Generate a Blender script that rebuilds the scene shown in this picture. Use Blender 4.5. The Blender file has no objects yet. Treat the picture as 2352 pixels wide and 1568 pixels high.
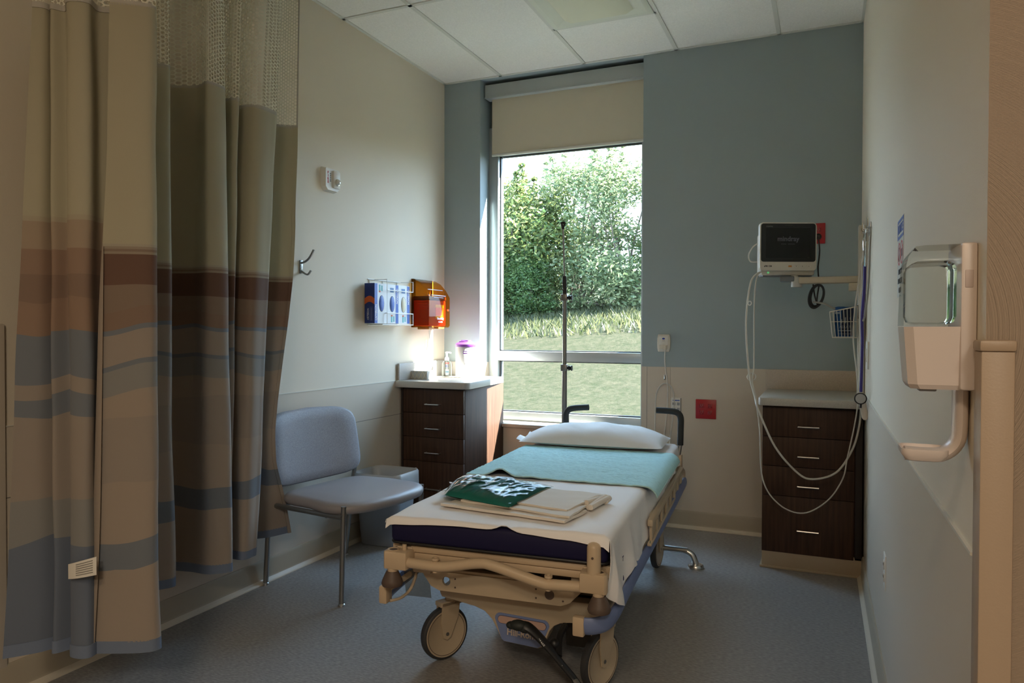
import bpy, bmesh, math, random
from math import sin, cos, pi, radians, atan2, sqrt
from mathutils import Vector, Matrix, noise

sc = bpy.context.scene
COL = sc.collection
random.seed(7)

# ------------------------------------------------------------------ camera
H = 3.026            # ceiling height
D = 4.664            # back wall
XL, XR = -2.562, 0.1754
SK = math.tan(0.0079)
def xr(y): return XR + (D - y) * SK      # right wall, very slightly out of square

cam_d = bpy.data.cameras.new('camera'); cam = bpy.data.objects.new('camera', cam_d); COL.objects.link(cam)
cam_d.sensor_width = 36; cam_d.lens = 25.561; cam_d.clip_start = 0.05; cam_d.clip_end = 300
cam.matrix_world = (Matrix.Translation((0, 0, 1.2537)) @ Matrix.Rotation(0.4095, 4, 'Z')
                    @ Matrix.Rotation(pi / 2 - 0.0159, 4, 'X') @ Matrix.Rotation(0.0022, 4, 'Z'))
sc.camera = cam

# ------------------------------------------------------------------ world, sun, exposure
vs = sc.view_settings
vs.view_transform = 'Standard'; vs.look = 'None'; vs.gamma = 1; vs.use_curve_mapping = False
vs.exposure = 1.55
w = bpy.data.worlds.new('sky'); sc.world = w; w.use_nodes = True
nt = w.node_tree; nt.nodes.clear()
out = nt.nodes.new('ShaderNodeOutputWorld'); bg = nt.nodes.new('ShaderNodeBackground')
tc = nt.nodes.new('ShaderNodeTexCoord'); sp = nt.nodes.new('ShaderNodeSeparateXYZ'); rp = nt.nodes.new('ShaderNodeValToRGB')
nt.links.new(tc.outputs['Generated'], sp.inputs[0]); nt.links.new(sp.outputs['Z'], rp.inputs[0])
rp.color_ramp.elements[0].color = (0.70, 0.85, 1, 1); rp.color_ramp.elements[1].color = (0.46, 0.71, 1.0, 1)
rp.color_ramp.elements[0].position = 0.05; rp.color_ramp.elements[1].position = 0.6
nt.links.new(rp.outputs[0], bg.inputs['Color']); bg.inputs['Strength'].default_value = 4.3
nt.links.new(bg.outputs[0], out.inputs[0])

sun_d = bpy.data.lights.new('sun', 'SUN'); sun = bpy.data.objects.new('sun', sun_d); COL.objects.link(sun)
sun_d.energy = 35; sun_d.angle = radians(0.6); sun_d.color = (1, 0.95, 0.87)
SUN = Vector((-1.72, -1.0, -2.2)).normalized()
sun.rotation_euler = SUN.to_track_quat('-Z', 'Y').to_euler(); sun.location = (6, 12, 9)

# sky portal at the window (only guides sampling of the sky)
pl = bpy.data.lights.new('window_portal', 'AREA'); po = bpy.data.objects.new('window_portal', pl); COL.objects.link(po)
pl.shape = 'RECTANGLE'; pl.size = 1.17; pl.size_y = 1.95; pl.cycles.is_portal = True
po.location = (-1.69, D + 0.24, 1.55); po.rotation_euler = (-pi / 2, 0, 0)

sc.cycles.use_denoising = True
sc.cycles.max_bounces = 10; sc.cycles.diffuse_bounces = 9; sc.cycles.transparent_max_bounces = 24
sc.cycles.sample_clamp_indirect = 25; sc.cycles.caustics_reflective = False; sc.cycles.caustics_refractive = False

# ------------------------------------------------------------------ materials
def srgb(r, g, b):
    f = lambda c: (c / 255) / 12.92 if c / 255 <= 0.04045 else ((c / 255 + 0.055) / 1.055) ** 2.4
    return (f(r), f(g), f(b), 1)
MATS = {}
def M(name, col=(0.5, 0.5, 0.5), rough=0.5, metal=0.0, var=0.0, vscale=20, bump=0.0, bscale=200, coat=0.0, spec=0.5, stretch=None, emit=None, sheen=0, trans=0, alpha=1):
    if name in MATS: return MATS[name]
    m = bpy.data.materials.new(name); m.use_nodes = True; MATS[name] = m
    t = m.node_tree; b = t.nodes['Principled BSDF']
    c = tuple(col[:3]) + (1,)
    b.inputs['Base Color'].default_value = c; b.inputs['Roughness'].default_value = rough; b.inputs['Metallic'].default_value = metal
    b.inputs['Coat Weight'].default_value = coat; b.inputs['Specular IOR Level'].default_value = spec
    b.inputs['Sheen Weight'].default_value = sheen; b.inputs['Transmission Weight'].default_value = trans
    b.inputs['Alpha'].default_value = alpha
    if emit:
        b.inputs['Emission Color'].default_value = tuple(emit[:3]) + (1,); b.inputs['Emission Strength'].default_value = emit[3]
    if var or bump:
        tc = t.nodes.new('ShaderNodeTexCoord'); mp = t.nodes.new('ShaderNodeMapping'); t.links.new(tc.outputs['Object'], mp.inputs[0])
        if stretch: mp.inputs['Scale'].default_value = stretch
    if var:
        n = t.nodes.new('ShaderNodeTexNoise'); n.inputs['Scale'].default_value = vscale; n.inputs['Detail'].default_value = 4
        t.links.new(mp.outputs[0], n.inputs['Vector'])
        r = t.nodes.new('ShaderNodeValToRGB'); r.color_ramp.elements[0].position = 0.3; r.color_ramp.elements[1].position = 0.7
        r.color_ramp.elements[0].color = tuple(max(0, x * (1 - var)) for x in c[:3]) + (1,)
        r.color_ramp.elements[1].color = tuple(min(1, x * (1 + var)) for x in c[:3]) + (1,)
        t.links.new(n.outputs['Fac'], r.inputs[0]); t.links.new(r.outputs[0], b.inputs['Base Color'])
    if bump:
        n2 = t.nodes.new('ShaderNodeTexNoise'); n2.inputs['Scale'].default_value = bscale; n2.inputs['Detail'].default_value = 3
        t.links.new(mp.outputs[0], n2.inputs['Vector'])
        bp = t.nodes.new('ShaderNodeBump'); bp.inputs['Strength'].default_value = bump; bp.inputs['Distance'].default_value = 0.004
        t.links.new(n2.outputs['Fac'], bp.inputs['Height']); t.links.new(bp.outputs[0], b.inputs['Normal'])
    return m

def clear_mat(name, tint, gloss=0.12, rough=0.03):
    """thin clear plastic or glass: light passes straight through, tinted, with a grazing reflection"""
    m = bpy.data.materials.new(name); m.use_nodes = True; t = m.node_tree; t.nodes.clear(); MATS[name] = m
    o = t.nodes.new('ShaderNodeOutputMaterial'); mx = t.nodes.new('ShaderNodeMixShader'); tr = t.nodes.new('ShaderNodeBsdfTransparent')
    g = t.nodes.new('ShaderNodeBsdfGlossy'); lw = t.nodes.new('ShaderNodeLayerWeight'); lw.inputs['Blend'].default_value = gloss
    tr.inputs[0].default_value = tuple(tint) + (1,); g.inputs['Roughness'].default_value = rough
    t.links.new(lw.outputs['Fresnel'], mx.inputs[0]); t.links.new(tr.outputs[0], mx.inputs[1]); t.links.new(g.outputs[0], mx.inputs[2]); t.links.new(mx.outputs[0], o.inputs[0])
    return m

paint_beige = M('paint_beige', (0.75, 0.685, 0.565), 0.6, bump=0.08, bscale=350)
paint_teal = M('paint_teal', (0.335, 0.41, 0.43), 0.55, bump=0.08, bscale=350)
wains = M('wainscot_sheet', (0.64, 0.57, 0.47), 0.45, bump=0.05, bscale=300)
wains_line = M('wainscot_joint', (0.70, 0.68, 0.60), 0.4)
joint_dark = M('joint_dark', (0.20, 0.19, 0.16), 0.6)
base_rubber = M('base_rubber', (0.42, 0.37, 0.28), 0.45)
base_lip = M('base_lip', (0.60, 0.54, 0.43), 0.4)
frame_alu = M('window_aluminium', (0.46, 0.50, 0.50), 0.35, metal=0.3)
gasket = M('gasket', (0.03, 0.035, 0.04), 0.5)
tile_m = M('ceiling_tile', (0.87, 0.87, 0.83), 0.9, var=0.05, vscale=120, bump=0.25, bscale=260)
grid_m = M('ceiling_grid', (0.70, 0.71, 0.66), 0.5)
floor_m = M('floor_sheet', (0.26, 0.25, 0.24), 0.42, var=0.28, vscale=55, bump=0.06, bscale=150, stretch=(1, 2.6, 1))
wood = M('walnut_laminate', (0.058, 0.029, 0.017), 0.5, spec=0.3, var=0.35, vscale=5, bump=0.05, bscale=60, stretch=(14, 14, 0.7))
wood_edge = M('walnut_edge', (0.10, 0.055, 0.035), 0.4)
wood_in = M('walnut_dark', (0.018, 0.011, 0.009), 0.6)
counter_m = M('solid_surface', (0.47, 0.445, 0.40), 0.35, var=0.10, vscale=260)
splash_m = M('backsplash_laminate', (0.52, 0.45, 0.37), 0.4, var=0.10, vscale=220)
steel = M('brushed_steel', (0.62, 0.62, 0.60), 0.3, metal=1)
chrome = M('chrome', (0.75, 0.75, 0.74), 0.12, metal=1)
grey_metal = M('grey_metal', (0.28, 0.28, 0.27), 0.38, metal=0.8)
white_wire = M('white_wire', (0.78, 0.79, 0.78), 0.35)
white_p = M('white_plastic', (0.74, 0.73, 0.68), 0.4)
cream_p = M('cream_plastic', (0.66, 0.62, 0.53), 0.4)
pink_p = M('dispenser_plastic', (0.64, 0.56, 0.52), 0.35)
black_p = M('black_plastic', (0.012, 0.012, 0.013), 0.45)
dark_foam = M('dark_foam_grip', (0.022, 0.027, 0.028), 0.7)
red_p = M('red_plastic', (0.42, 0.016, 0.022), 0.35)
red_dark = M('red_dark', (0.16, 0.008, 0.012), 0.5)
bed_p = M('stretcher_enamel', (0.56, 0.43, 0.29), 0.38)
bed_p2 = M('stretcher_shroud', (0.50, 0.40, 0.28), 0.45)
blue_p = M('bumper_blue', (0.17, 0.225, 0.42), 0.45)
brown_rub = M('brown_rubber', (0.10, 0.068, 0.052), 0.55)
tyre_m = M('tyre_rubber', (0.035, 0.035, 0.038), 0.55)
navy = M('navy_vinyl', (0.010, 0.009, 0.046), 0.55, spec=0.25, bump=0.1, bscale=40)
linen = M('white_linen', (0.90, 0.885, 0.89), 0.85, bump=0.12, bscale=500)
linen2 = M('cream_linen', (0.74, 0.68, 0.60), 0.85, bump=0.12, bscale=450)
pillow_m = M('pillow_cotton', (0.80, 0.79, 0.78), 0.85, bump=0.2, bscale=30)
pad_m = M('quilted_teal_pad', (0.42, 0.68, 0.70), 0.9, var=0.08, vscale=60, bump=0.9, bscale=60, stretch=(1, 2.5, 1))
pad_b = M('pad_backing', (0.10, 0.19, 0.27), 0.8)
ink = M('navy_ink', (0.02, 0.03, 0.10), 0.7)
ink_g = M('green_ink', (0.05, 0.20, 0.13), 0.7)
blk_ink = M('black_ink', (0.02, 0.02, 0.02), 0.6)
white_ink = M('white_ink', (0.80, 0.80, 0.80), 0.5)
red_ink = M('red_ink', (0.55, 0.03, 0.03), 0.5)
blue_ink = M('blue_ink', (0.03, 0.07, 0.40), 0.5)
green_gown = M('green_gown_cloth', (0.006, 0.155, 0.125), 0.8, bump=0.25, bscale=20)
chair_f = M('grey_woven_vinyl', (0.30, 0.315, 0.36), 0.55, var=0.16, vscale=180, bump=0.15, bscale=400)
chair_s = M('grey_seat_vinyl', (0.30, 0.28, 0.285), 0.42, bump=0.08, bscale=200)
bin_m = M('bin_plastic', (0.34, 0.38, 0.43), 0.4)
liner_m = M('bin_liner_film', (0.62, 0.63, 0.62), 0.35, alpha=0.5)
glove_blue = M('glove_box_blue', (0.006, 0.025, 0.16), 0.4)
glove_mid = M('glove_box_mid_blue', (0.015, 0.10, 0.48), 0.4)
glove_white = M('glove_box_white', (0.74, 0.78, 0.82), 0.4)
glove_teal = M('glove_box_teal', (0.08, 0.42, 0.46), 0.4)
orange_ink = M('orange_ink', (0.55, 0.10, 0.015), 0.5)
nitrile = M('blue_nitrile', (0.09, 0.17, 0.52), 0.5, bump=0.6, bscale=35)
latex = M('cream_latex', (0.75, 0.70, 0.52), 0.5, bump=0.5, bscale=35)
amber = clear_mat('amber_plastic', (0.90, 0.58, 0.16), 0.15, 0.05)
clear_p = clear_mat('clear_plastic', (0.97, 0.98, 0.96), 0.10, 0.04)
glass_m = clear_mat('window_glass', (0.91, 0.945, 0.965), 0.04, 0.0)
film_m = clear_mat('bag_film', (0.95, 0.975, 0.97), 0.20, 0.16)
bottle_m = clear_mat('bottle_plastic', (0.90, 0.94, 0.93), 0.25, 0.05)
bins_red = M('sharps_red', (0.40, 0.018, 0.022), 0.4)
yellow_l = M('yellow_label', (0.80, 0.55, 0.02), 0.5)
orange_l = M('orange_label', (0.80, 0.14, 0.02), 0.5)
purple = M('purple_plastic', (0.15, 0.04, 0.26), 0.35)
can_white = M('canister_white', (0.66, 0.65, 0.66), 0.4)
tissue_m = M('tissue_box_print', (0.42, 0.42, 0.40), 0.6)
tissue_l = M('tissue_box_lines', (0.62, 0.58, 0.42), 0.6)
screen_m = M('monitor_screen', (0.012, 0.013, 0.012), 0.25, spec=0.3)
bezel_m = M('monitor_bezel', (0.006, 0.006, 0.006), 0.3)
mon_p = M('monitor_body', (0.62, 0.59, 0.52), 0.4)
mon_g = M('monitor_base_grey', (0.16, 0.18, 0.20), 0.5)
orange_b = M('orange_button', (0.60, 0.22, 0.02), 0.4)
lamp_g = M('green_led', (0.1, 0.5, 0.2), 0.4, emit=(0.25, 0.9, 0.35, 0.10))
glow_t = M('screen_logo', (0.05, 0.05, 0.055), 0.4, emit=(0.5, 0.5, 0.55, 0.012))
cable_w = M('cable_white', (0.60, 0.585, 0.53), 0.45)
cable_g = M('cable_grey', (0.27, 0.26, 0.235), 0.45)
cable_k = M('cable_black', (0.01, 0.01, 0.01), 0.45)
cuff_b = M('cuff_blue', (0.012, 0.085, 0.26), 0.8, bump=0.2)
cuff_d = M('cuff_dark', (0.012, 0.022, 0.055), 0.8)
steth_p = M('stethoscope_tube', (0.028, 0.018, 0.20), 0.4)
guard_m = M('corner_guard_vinyl', (0.38, 0.285, 0.20), 0.45, bump=0.05, bscale=300)
hall_paint = M('hall_paint', (0.36, 0.275, 0.20), 0.6)
blind_m = M('blind_fabric', (0.66, 0.61, 0.48), 0.85, bump=0.15, bscale=600)
diffuser_m = M('light_diffuser', (0.76, 0.77, 0.62), 0.4)
lightpan_m = M('light_pan', (0.72, 0.75, 0.66), 0.4)
translucent_strap = clear_mat('translucent_strap', (0.62, 0.60, 0.56), 0.35, 0.2)

def curtain_mat(name, stops, wob=0.055):
    m = bpy.data.materials.new(name); m.use_nodes = True; t = m.node_tree; MATS[name] = m
    b = t.nodes['Principled BSDF']; b.inputs['Roughness'].default_value = 0.75; b.inputs['Sheen Weight'].default_value = 0.1
    uv = t.nodes.new('ShaderNodeTexCoord'); s = t.nodes.new('ShaderNodeSeparateXYZ'); t.links.new(uv.outputs['UV'], s.inputs[0])
    cb = t.nodes.new('ShaderNodeCombineXYZ'); t.links.new(s.outputs['X'], cb.inputs['X'])
    # waves along the cloth: one value per height band, so every printed hill keeps its own outline
    sn = t.nodes.new('ShaderNodeMath'); sn.operation = 'SNAP'; t.links.new(s.outputs['Y'], sn.inputs[0]); sn.inputs[1].default_value = 0.17
    t.links.new(sn.outputs[0], cb.inputs['Y'])
    n = t.nodes.new('ShaderNodeTexNoise'); n.inputs['Scale'].default_value = 3.0; n.inputs['Detail'].default_value = 1.0; t.links.new(cb.outputs[0], n.inputs['Vector'])
    a = t.nodes.new('ShaderNodeMath'); a.operation = 'MULTIPLY_ADD'; t.links.new(n.outputs['Fac'], a.inputs[0]); a.inputs[1].default_value = wob * 2
    t.links.new(s.outputs['Y'], a.inputs[2])
    lt = t.nodes.new('ShaderNodeMapRange'); lt.inputs['From Min'].default_value = 1.36; lt.inputs['From Max'].default_value = 1.40; lt.inputs['To Min'].default_value = 1; lt.inputs['To Max'].default_value = 0; t.links.new(s.outputs['Y'], lt.inputs['Value'])
    lx = t.nodes.new('ShaderNodeMix'); t.links.new(lt.outputs[0], lx.inputs['Factor']); t.links.new(s.outputs['Y'], lx.inputs['A']); 
    sb = t.nodes.new('ShaderNodeMath'); sb.operation = 'SUBTRACT'; t.links.new(a.outputs[0], sb.inputs[0]); sb.inputs[1].default_value = wob; t.links.new(sb.outputs[0], lx.inputs['B'])
    mr = t.nodes.new('ShaderNodeMapRange'); mr.inputs['From Min'].default_value = 0.25; mr.inputs['From Max'].default_value = 2.25
    t.links.new(lx.outputs['Result'], mr.inputs['Value'])
    r = t.nodes.new('ShaderNodeValToRGB'); r.color_ramp.interpolation = 'CONSTANT'; t.links.new(mr.outputs[0], r.inputs[0])
    e = r.color_ramp.elements
    for i, (z, c) in enumerate(stops):
        p = (z - 0.25) / 2.0
        if i == 0: el = e[0]; el.position = p
        elif i == 1: el = e[1]; el.position = p
        else: el = e.new(p)
        el.color = tuple(c) + (1,)
    t.links.new(r.outputs[0], b.inputs['Base Color'])
    wv = t.nodes.new('ShaderNodeTexNoise'); wv.inputs['Scale'].default_value = 600; t.links.new(uv.outputs['UV'], wv.inputs['Vector'])
    bp = t.nodes.new('ShaderNodeBump'); bp.inputs['Strength'].default_value = 0.1; bp.inputs['Distance'].default_value = 0.002
    t.links.new(wv.outputs['Fac'], bp.inputs['Height']); t.links.new(bp.outputs[0], b.inputs['Normal'])
    # cloth lets a little light through
    tl = t.nodes.new('ShaderNodeBsdfTranslucent'); mx = t.nodes.new('ShaderNodeMixShader'); mx.inputs[0].default_value = 0.25
    o = t.nodes['Material Output']; t.links.new(r.outputs[0], tl.inputs[0]); t.links.new(b.outputs[0], mx.inputs[1]); t.links.new(tl.outputs[0], mx.inputs[2]); t.links.new(mx.outputs[0], o.inputs[0])
    return m

CREAM = (0.50, 0.47, 0.34); S1 = (0.46, 0.42, 0.33); S2 = (0.36, 0.30, 0.23); S3 = (0.27, 0.20, 0.15); BROWN = (0.165, 0.090, 0.062); BR2 = (0.27, 0.185, 0.135)
TAN = (0.40, 0.335, 0.275); TAN2 = (0.36, 0.31, 0.265); GB = (0.20, 0.225, 0.26); GB2 = (0.29, 0.29, 0.28); HEM = (0.15, 0.19, 0.27)
curt_a = curtain_mat('curtain_print', [(0.25, TAN), (0.512, GB), (0.60, TAN), (0.78, TAN2), (0.955, TAN), (1.06, GB2), (1.137, GB), (1.15, TAN2), (1.245, GB), (1.258, BR2), (1.32, S3), (1.385, BROWN),
                       (1.478, S3), (1.484, S2), (1.490, S3), (1.496, S2), (1.503, S1), (1.511, CREAM)])
PEACH = (0.42, 0.33, 0.24); PB = (0.34, 0.23, 0.165); PB2 = (0.28, 0.19, 0.14)
curt_b = curtain_mat('curtain_print_reverse', [(0.25, (0.165, 0.20, 0.265)), (0.58, GB2), (0.72, TAN2), (0.86, TAN2), (0.98, GB), (1.05, TAN2), (1.10, GB), (1.24, PB), (1.34, PB2), (1.42, PB),
                       (1.50, PEACH), (1.58, (0.47, 0.42, 0.31)), (1.60, CREAM)], 0.06)
hem_m = M('curtain_hem', HEM, 0.8, bump=0.1, bscale=500)
binding_m = M('curtain_binding', (0.44, 0.42, 0.37), 0.8)

def mesh_mat():
    m = bpy.data.materials.new('curtain_netting'); m.use_nodes = True; t = m.node_tree; MATS['curtain_netting'] = m
    N = t.nodes; L = t.links; b = N['Principled BSDF']; b.inputs['Base Color'].default_value = (0.74, 0.72, 0.60, 1); b.inputs['Roughness'].default_value = 0.7
    uv = N.new('ShaderNodeTexCoord')
    def vm(op, a, bb=None, const=None):
        n = N.new('ShaderNodeVectorMath'); n.operation = op
        L.new(a, n.inputs[0])
        if bb is not None: L.new(bb, n.inputs[1])
        if const is not None: n.inputs[1].default_value = const
        return n
    cell = 0.0165
    p = vm('MULTIPLY', uv.outputs['UV'], const=(1 / cell, 1 / cell, 0)).outputs[0]
    r = (1.7320508, 1, 1); hr = (0.8660254, 0.5, 0)
    a = vm('SUBTRACT', vm('MODULO', vm('ADD', p, const=(173.205, 100, 0)).outputs[0], const=r).outputs[0], const=hr).outputs[0]
    c = vm('SUBTRACT', vm('MODULO', vm('ADD', p, const=(173.205 + hr[0], 100.5, 0)).outputs[0], const=r).outputs[0], const=hr).outputs[0]
    def hexd(v):
        ab = vm('ABSOLUTE', v).outputs[0]
        dt = vm('DOT_PRODUCT', ab, const=(0.8660254, 0.5, 0)).outputs['Value']
        s = N.new('ShaderNodeSeparateXYZ'); L.new(ab, s.inputs[0])
        mx = N.new('ShaderNodeMath'); mx.operation = 'MAXIMUM'; L.new(dt, mx.inputs[0]); L.new(s.outputs['Y'], mx.inputs[1]); return mx.outputs[0]
    mn = N.new('ShaderNodeMath'); mn.operation = 'MINIMUM'; L.new(hexd(a), mn.inputs[0]); L.new(hexd(c), mn.inputs[1])
    gt = N.new('ShaderNodeMath'); gt.operation = 'GREATER_THAN'; L.new(mn.outputs[0], gt.inputs[0]); gt.inputs[1].default_value = 0.37
    tr = N.new('ShaderNodeBsdfTransparent'); mix = N.new('ShaderNodeMixShader'); L.new(gt.outputs[0], mix.inputs[0]); L.new(tr.outputs[0], mix.inputs[1]); L.new(b.outputs[0], mix.inputs[2])
    L.new(mix.outputs[0], N['Material Output'].inputs[0]); return m
net_m = mesh_mat()

# ------------------------------------------------------------------ mesh helpers
class MB:
    def __init__(s): s.bm = bmesh.new()
    def box(s, x0, x1, y0, y1, z0, z1, bev=0.0, seg=2, mtx=None):
        r = bmesh.ops.create_cube(s.bm, size=1); v = r['verts']
        bmesh.ops.scale(s.bm, vec=(x1 - x0, y1 - y0, z1 - z0), verts=v); bmesh.ops.translate(s.bm, vec=((x0 + x1) / 2, (y0 + y1) / 2, (z0 + z1) / 2), verts=v)
        if bev > 0:
            e = list({e for q in v for e in q.link_edges})
            g = bmesh.ops.bevel(s.bm, geom=e, offset=bev, segments=seg, profile=0.5, affect='EDGES', clamp_overlap=True); v = list({q for f in g['faces'] for q in f.verts} | {q for q in v if q.is_valid})
            # gather whole island
            st = list(v); seen = set(v)
            while st:
                q = st.pop()
                for ed in q.link_edges:
                    o = ed.other_vert(q)
                    if o not in seen: seen.add(o); st.append(o)
            v = list(seen)
        if mtx is not None: bmesh.ops.transform(s.bm, matrix=mtx, verts=v)
        return v
    def cyl(s, p0, p1, r, r2=None, n=20, cap=True):
        p0 = Vector(p0); p1 = Vector(p1); d = p1 - p0
        m = Matrix.Translation((p0 + p1) / 2) @ d.to_track_quat('Z', 'Y').to_matrix().to_4x4()
        return bmesh.ops.create_cone(s.bm, cap_ends=cap, segments=n, radius1=r, radius2=r if r2 is None else r2, depth=d.length, matrix=m)['verts']
    def sphere(s, c, r, n=16, scale=(1, 1, 1)):
        return bmesh.ops.create_uvsphere(s.bm, u_segments=n, v_segments=max(6, n // 2), radius=r, matrix=Matrix.Translation(c) @ Matrix.Diagonal((*scale, 1)))['verts']
    def tube(s, pts, r, n=10, smooth=0, flat=None, closed=False):
        P = [Vector(p) for p in pts]
        R = list(r) if isinstance(r, (list, tuple)) else [r] * len(P)
        if smooth:
            Q = []; RR = []; k = len(P)
            rng = k if closed else k - 1
            for i in range(rng):
                g = (lambda j: P[j % k]) if closed else (lambda j: P[min(max(j, 0), k - 1)])
                a, b_, c, d = g(i - 1), g(i), g(i + 1), g(i + 2)
                for q in range(smooth):
                    u = q / smooth
                    Q.append(0.5 * ((2 * b_) + (c - a) * u + (2 * a - 5 * b_ + 4 * c - d) * u * u + (3 * b_ - a - 3 * c + d) * u ** 3)); RR.append(R[i] * (1 - u) + R[(i + 1) % k] * u)
            if not closed: Q.append(P[-1]); RR.append(R[-1])
            P, R = Q, RR
        k = len(P); up = None; rings = []
        for i in range(k):
            if closed: t = (P[(i + 1) % k] - P[i - 1])
            else: t = P[min(i + 1, k - 1)] - P[max(i - 1, 0)]
            t.normalize()
            if up is None:
                up = Vector((0, 0, 1)) if abs(t.z) < 0.9 else Vector((0, 1, 0))
                if flat: up = Vector(flat[2])
            sd = t.cross(up)
            if sd.length < 1e-6: sd = t.orthogonal()
            sd.normalize(); un = sd.cross(t).normalized(); up = un
            a, b_ = (flat[0], flat[1]) if flat else (1, 1)
            rings.append([s.bm.verts.new(P[i] + (sd * cos(2 * pi * j / n) * a + un * sin(2 * pi * j / n) * b_) * R[i]) for j in range(n)])
        for i in range(k if closed else k - 1):
            A, B = rings[i], rings[(i + 1) % k]
            for j in range(n): s.bm.faces.new((A[j], A[(j + 1) % n], B[(j + 1) % n], B[j]))
        if not closed:
            s.bm.faces.new(rings[0][::-1]); s.bm.faces.new(rings[-1])
    def lathe(s, prof, c=(0, 0, 0), n=24, mtx=None, cap=True):
        rings = []
        for r, z in prof: rings.append([s.bm.verts.new((c[0] + r * cos(2 * pi * j / n), c[1] + r * sin(2 * pi * j / n), c[2] + z)) for j in range(n)])
        for A, B in zip(rings, rings[1:]):
            for j in range(n): s.bm.faces.new((A[j], A[(j + 1) % n], B[(j + 1) % n], B[j]))
        if cap:
            s.bm.faces.new(rings[0][::-1]); s.bm.faces.new(rings[-1])
        if mtx is not None: bmesh.ops.transform(s.bm, matrix=mtx, verts=[v for R in rings for v in R])
        return [v for R in rings for v in R]
    def prism(s, outer, depth, mtx, holes=(), bev=0.0):
        """outline in local x,y extruded along +z by depth, then transformed"""
        b2 = bmesh.new(); edges = []
        for loop in [outer] + list(holes):
            vv = [b2.verts.new((x, y, 0)) for x, y in loop]
            edges += [b2.edges.new((vv[i], vv[(i + 1) % len(vv)])) for i in range(len(vv))]
        bmesh.ops.triangle_fill(b2, use_beauty=True, use_dissolve=False, edges=edges)
        if depth:
            ex = bmesh.ops.extrude_face_region(b2, geom=list(b2.faces))
            bmesh.ops.translate(b2, vec=(0, 0, depth), verts=[g for g in ex['geom'] if isinstance(g, bmesh.types.BMVert)])
        bmesh.ops.dissolve_limit(b2, angle_limit=0.01, verts=b2.verts, edges=b2.edges)
        if bev:
            ee = [e for e in b2.edges if len(e.link_faces) == 2 and e.calc_face_angle(0) > 1.0]
            bmesh.ops.bevel(b2, geom=ee, offset=bev, segments=2, profile=0.5, affect='EDGES', clamp_overlap=True)
        bmesh.ops.recalc_face_normals(b2, faces=b2.faces)
        bmesh.ops.transform(b2, matrix=mtx, verts=b2.verts)
        me = bpy.data.meshes.new('t'); b2.to_mesh(me); b2.free(); s.bm.from_mesh(me); bpy.data.meshes.remove(me)
    def grid(s, fn, nu, nv, thick=0.0, close=False):
        """surface fn(u,v)->xyz for u,v in 0..1"""
        V = [[s.bm.verts.new(fn(i / nu, j / nv)) for j in range(nv + 1)] for i in range(nu + 1)]
        F = []
        for i in range(nu):
            for j in range(nv): F.append(s.bm.faces.new((V[i][j], V[i + 1][j], V[i + 1][j + 1], V[i][j + 1])))
        if thick:
            bmesh.ops.recalc_face_normals(s.bm, faces=F)
            bmesh.ops.solidify(s.bm, geom=F, thickness=thick)
        return V
    def build(s, name, mat, parent=None, smooth=True, angle=38):
        bmesh.ops.recalc_face_normals(s.bm, faces=s.bm.faces)
        me = bpy.data.meshes.new(name); s.bm.to_mesh(me); s.bm.free()
        return link(name, me, mat, parent, smooth, angle)

def link(name, me, mat, parent=None, smooth=True, angle=38):
    me.materials.clear(); me.materials.append(mat)
    if smooth and len(me.polygons):
        me.polygons.foreach_set('use_smooth', [True] * len(me.polygons)); me.set_sharp_from_angle(angle=radians(angle))
    o = bpy.data.objects.new(name, me); COL.objects.link(o)
    if parent: o.parent = parent
    return o
def tag(o, label, cat, group=None):
    o['label'] = label; o['category'] = cat
    if group: o['group'] = group
    return o
def thing(name, label, cat, loc=(0, 0, 0), rz=0.0, group=None):
    o = bpy.data.objects.new(name, None); COL.objects.link(o); o.empty_display_size = 0.05
    o.location = loc; o.rotation_euler = (0, 0, rz); return tag(o, label, cat, group)
def struct(o): o['kind'] = 'structure'; return o
def B(name, mat, parent, *boxes, bev=0.002, smooth=True):
    m = MB()
    for b in boxes: m.box(*b, bev=bev)
    return m.build(name, mat, parent, smooth)
def frame(origin, xdir, ydir):
    x = Vector(xdir).normalized(); y = Vector(ydir).normalized(); z = x.cross(y).normalized(); y = z.cross(x)
    m = Matrix((x, y, z)).transposed().to_4x4(); m.translation = Vector(origin); return m
def text(name, body, size, mat, parent, origin, xdir, ydir, align='CENTER', ext=0.0004, sx=1.0, bold=0.0):
    cu = bpy.data.curves.new('t', 'FONT'); cu.body = body; cu.size = size; cu.align_x = align; cu.align_y = 'CENTER'; cu.extrude = ext; cu.resolution_u = 3; cu.offset = bold
    o = bpy.data.objects.new('t', cu); COL.objects.link(o)
    dg = bpy.context.evaluated_depsgraph_get(); me = bpy.data.meshes.new_from_object(o.evaluated_get(dg)); bpy.data.objects.remove(o); bpy.data.curves.remove(cu)
    me.transform(frame(origin, xdir, ydir) @ Matrix.Diagonal((sx, 1, 1, 1))); me.name = name
    return link(name, me, mat, parent, False)
def circ(cx, cy, r, n=20, ry=None): return [(cx + r * cos(2 * pi * i / n), cy + (ry or r) * sin(2 * pi * i / n)) for i in range(n)]
def rrect(x0, x1, y0, y1, r, n=5):
    P = []
    for cx, cy, a in ((x1 - r, y1 - r, 0), (x0 + r, y1 - r, 90), (x0 + r, y0 + r, 180), (x1 - r, y0 + r, 270)):
        P += [(cx + r * cos(radians(a + 90 * i / n)), cy + r * sin(radians(a + 90 * i / n))) for i in range(n + 1)]
    return P
YZ = lambda x, y=0, z=0: frame((x, y, z), (0, 1, 0), (0, 0, 1))      # outline in (y,z), faces +x
XZ = lambda y, x=0, z=0: frame((x, y, z), (1, 0, 0), (0, 0, 1))      # outline in (x,z), faces -y
def nz(x, y, z=0.0): return noise.noise(Vector((x, y, z)))

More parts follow.
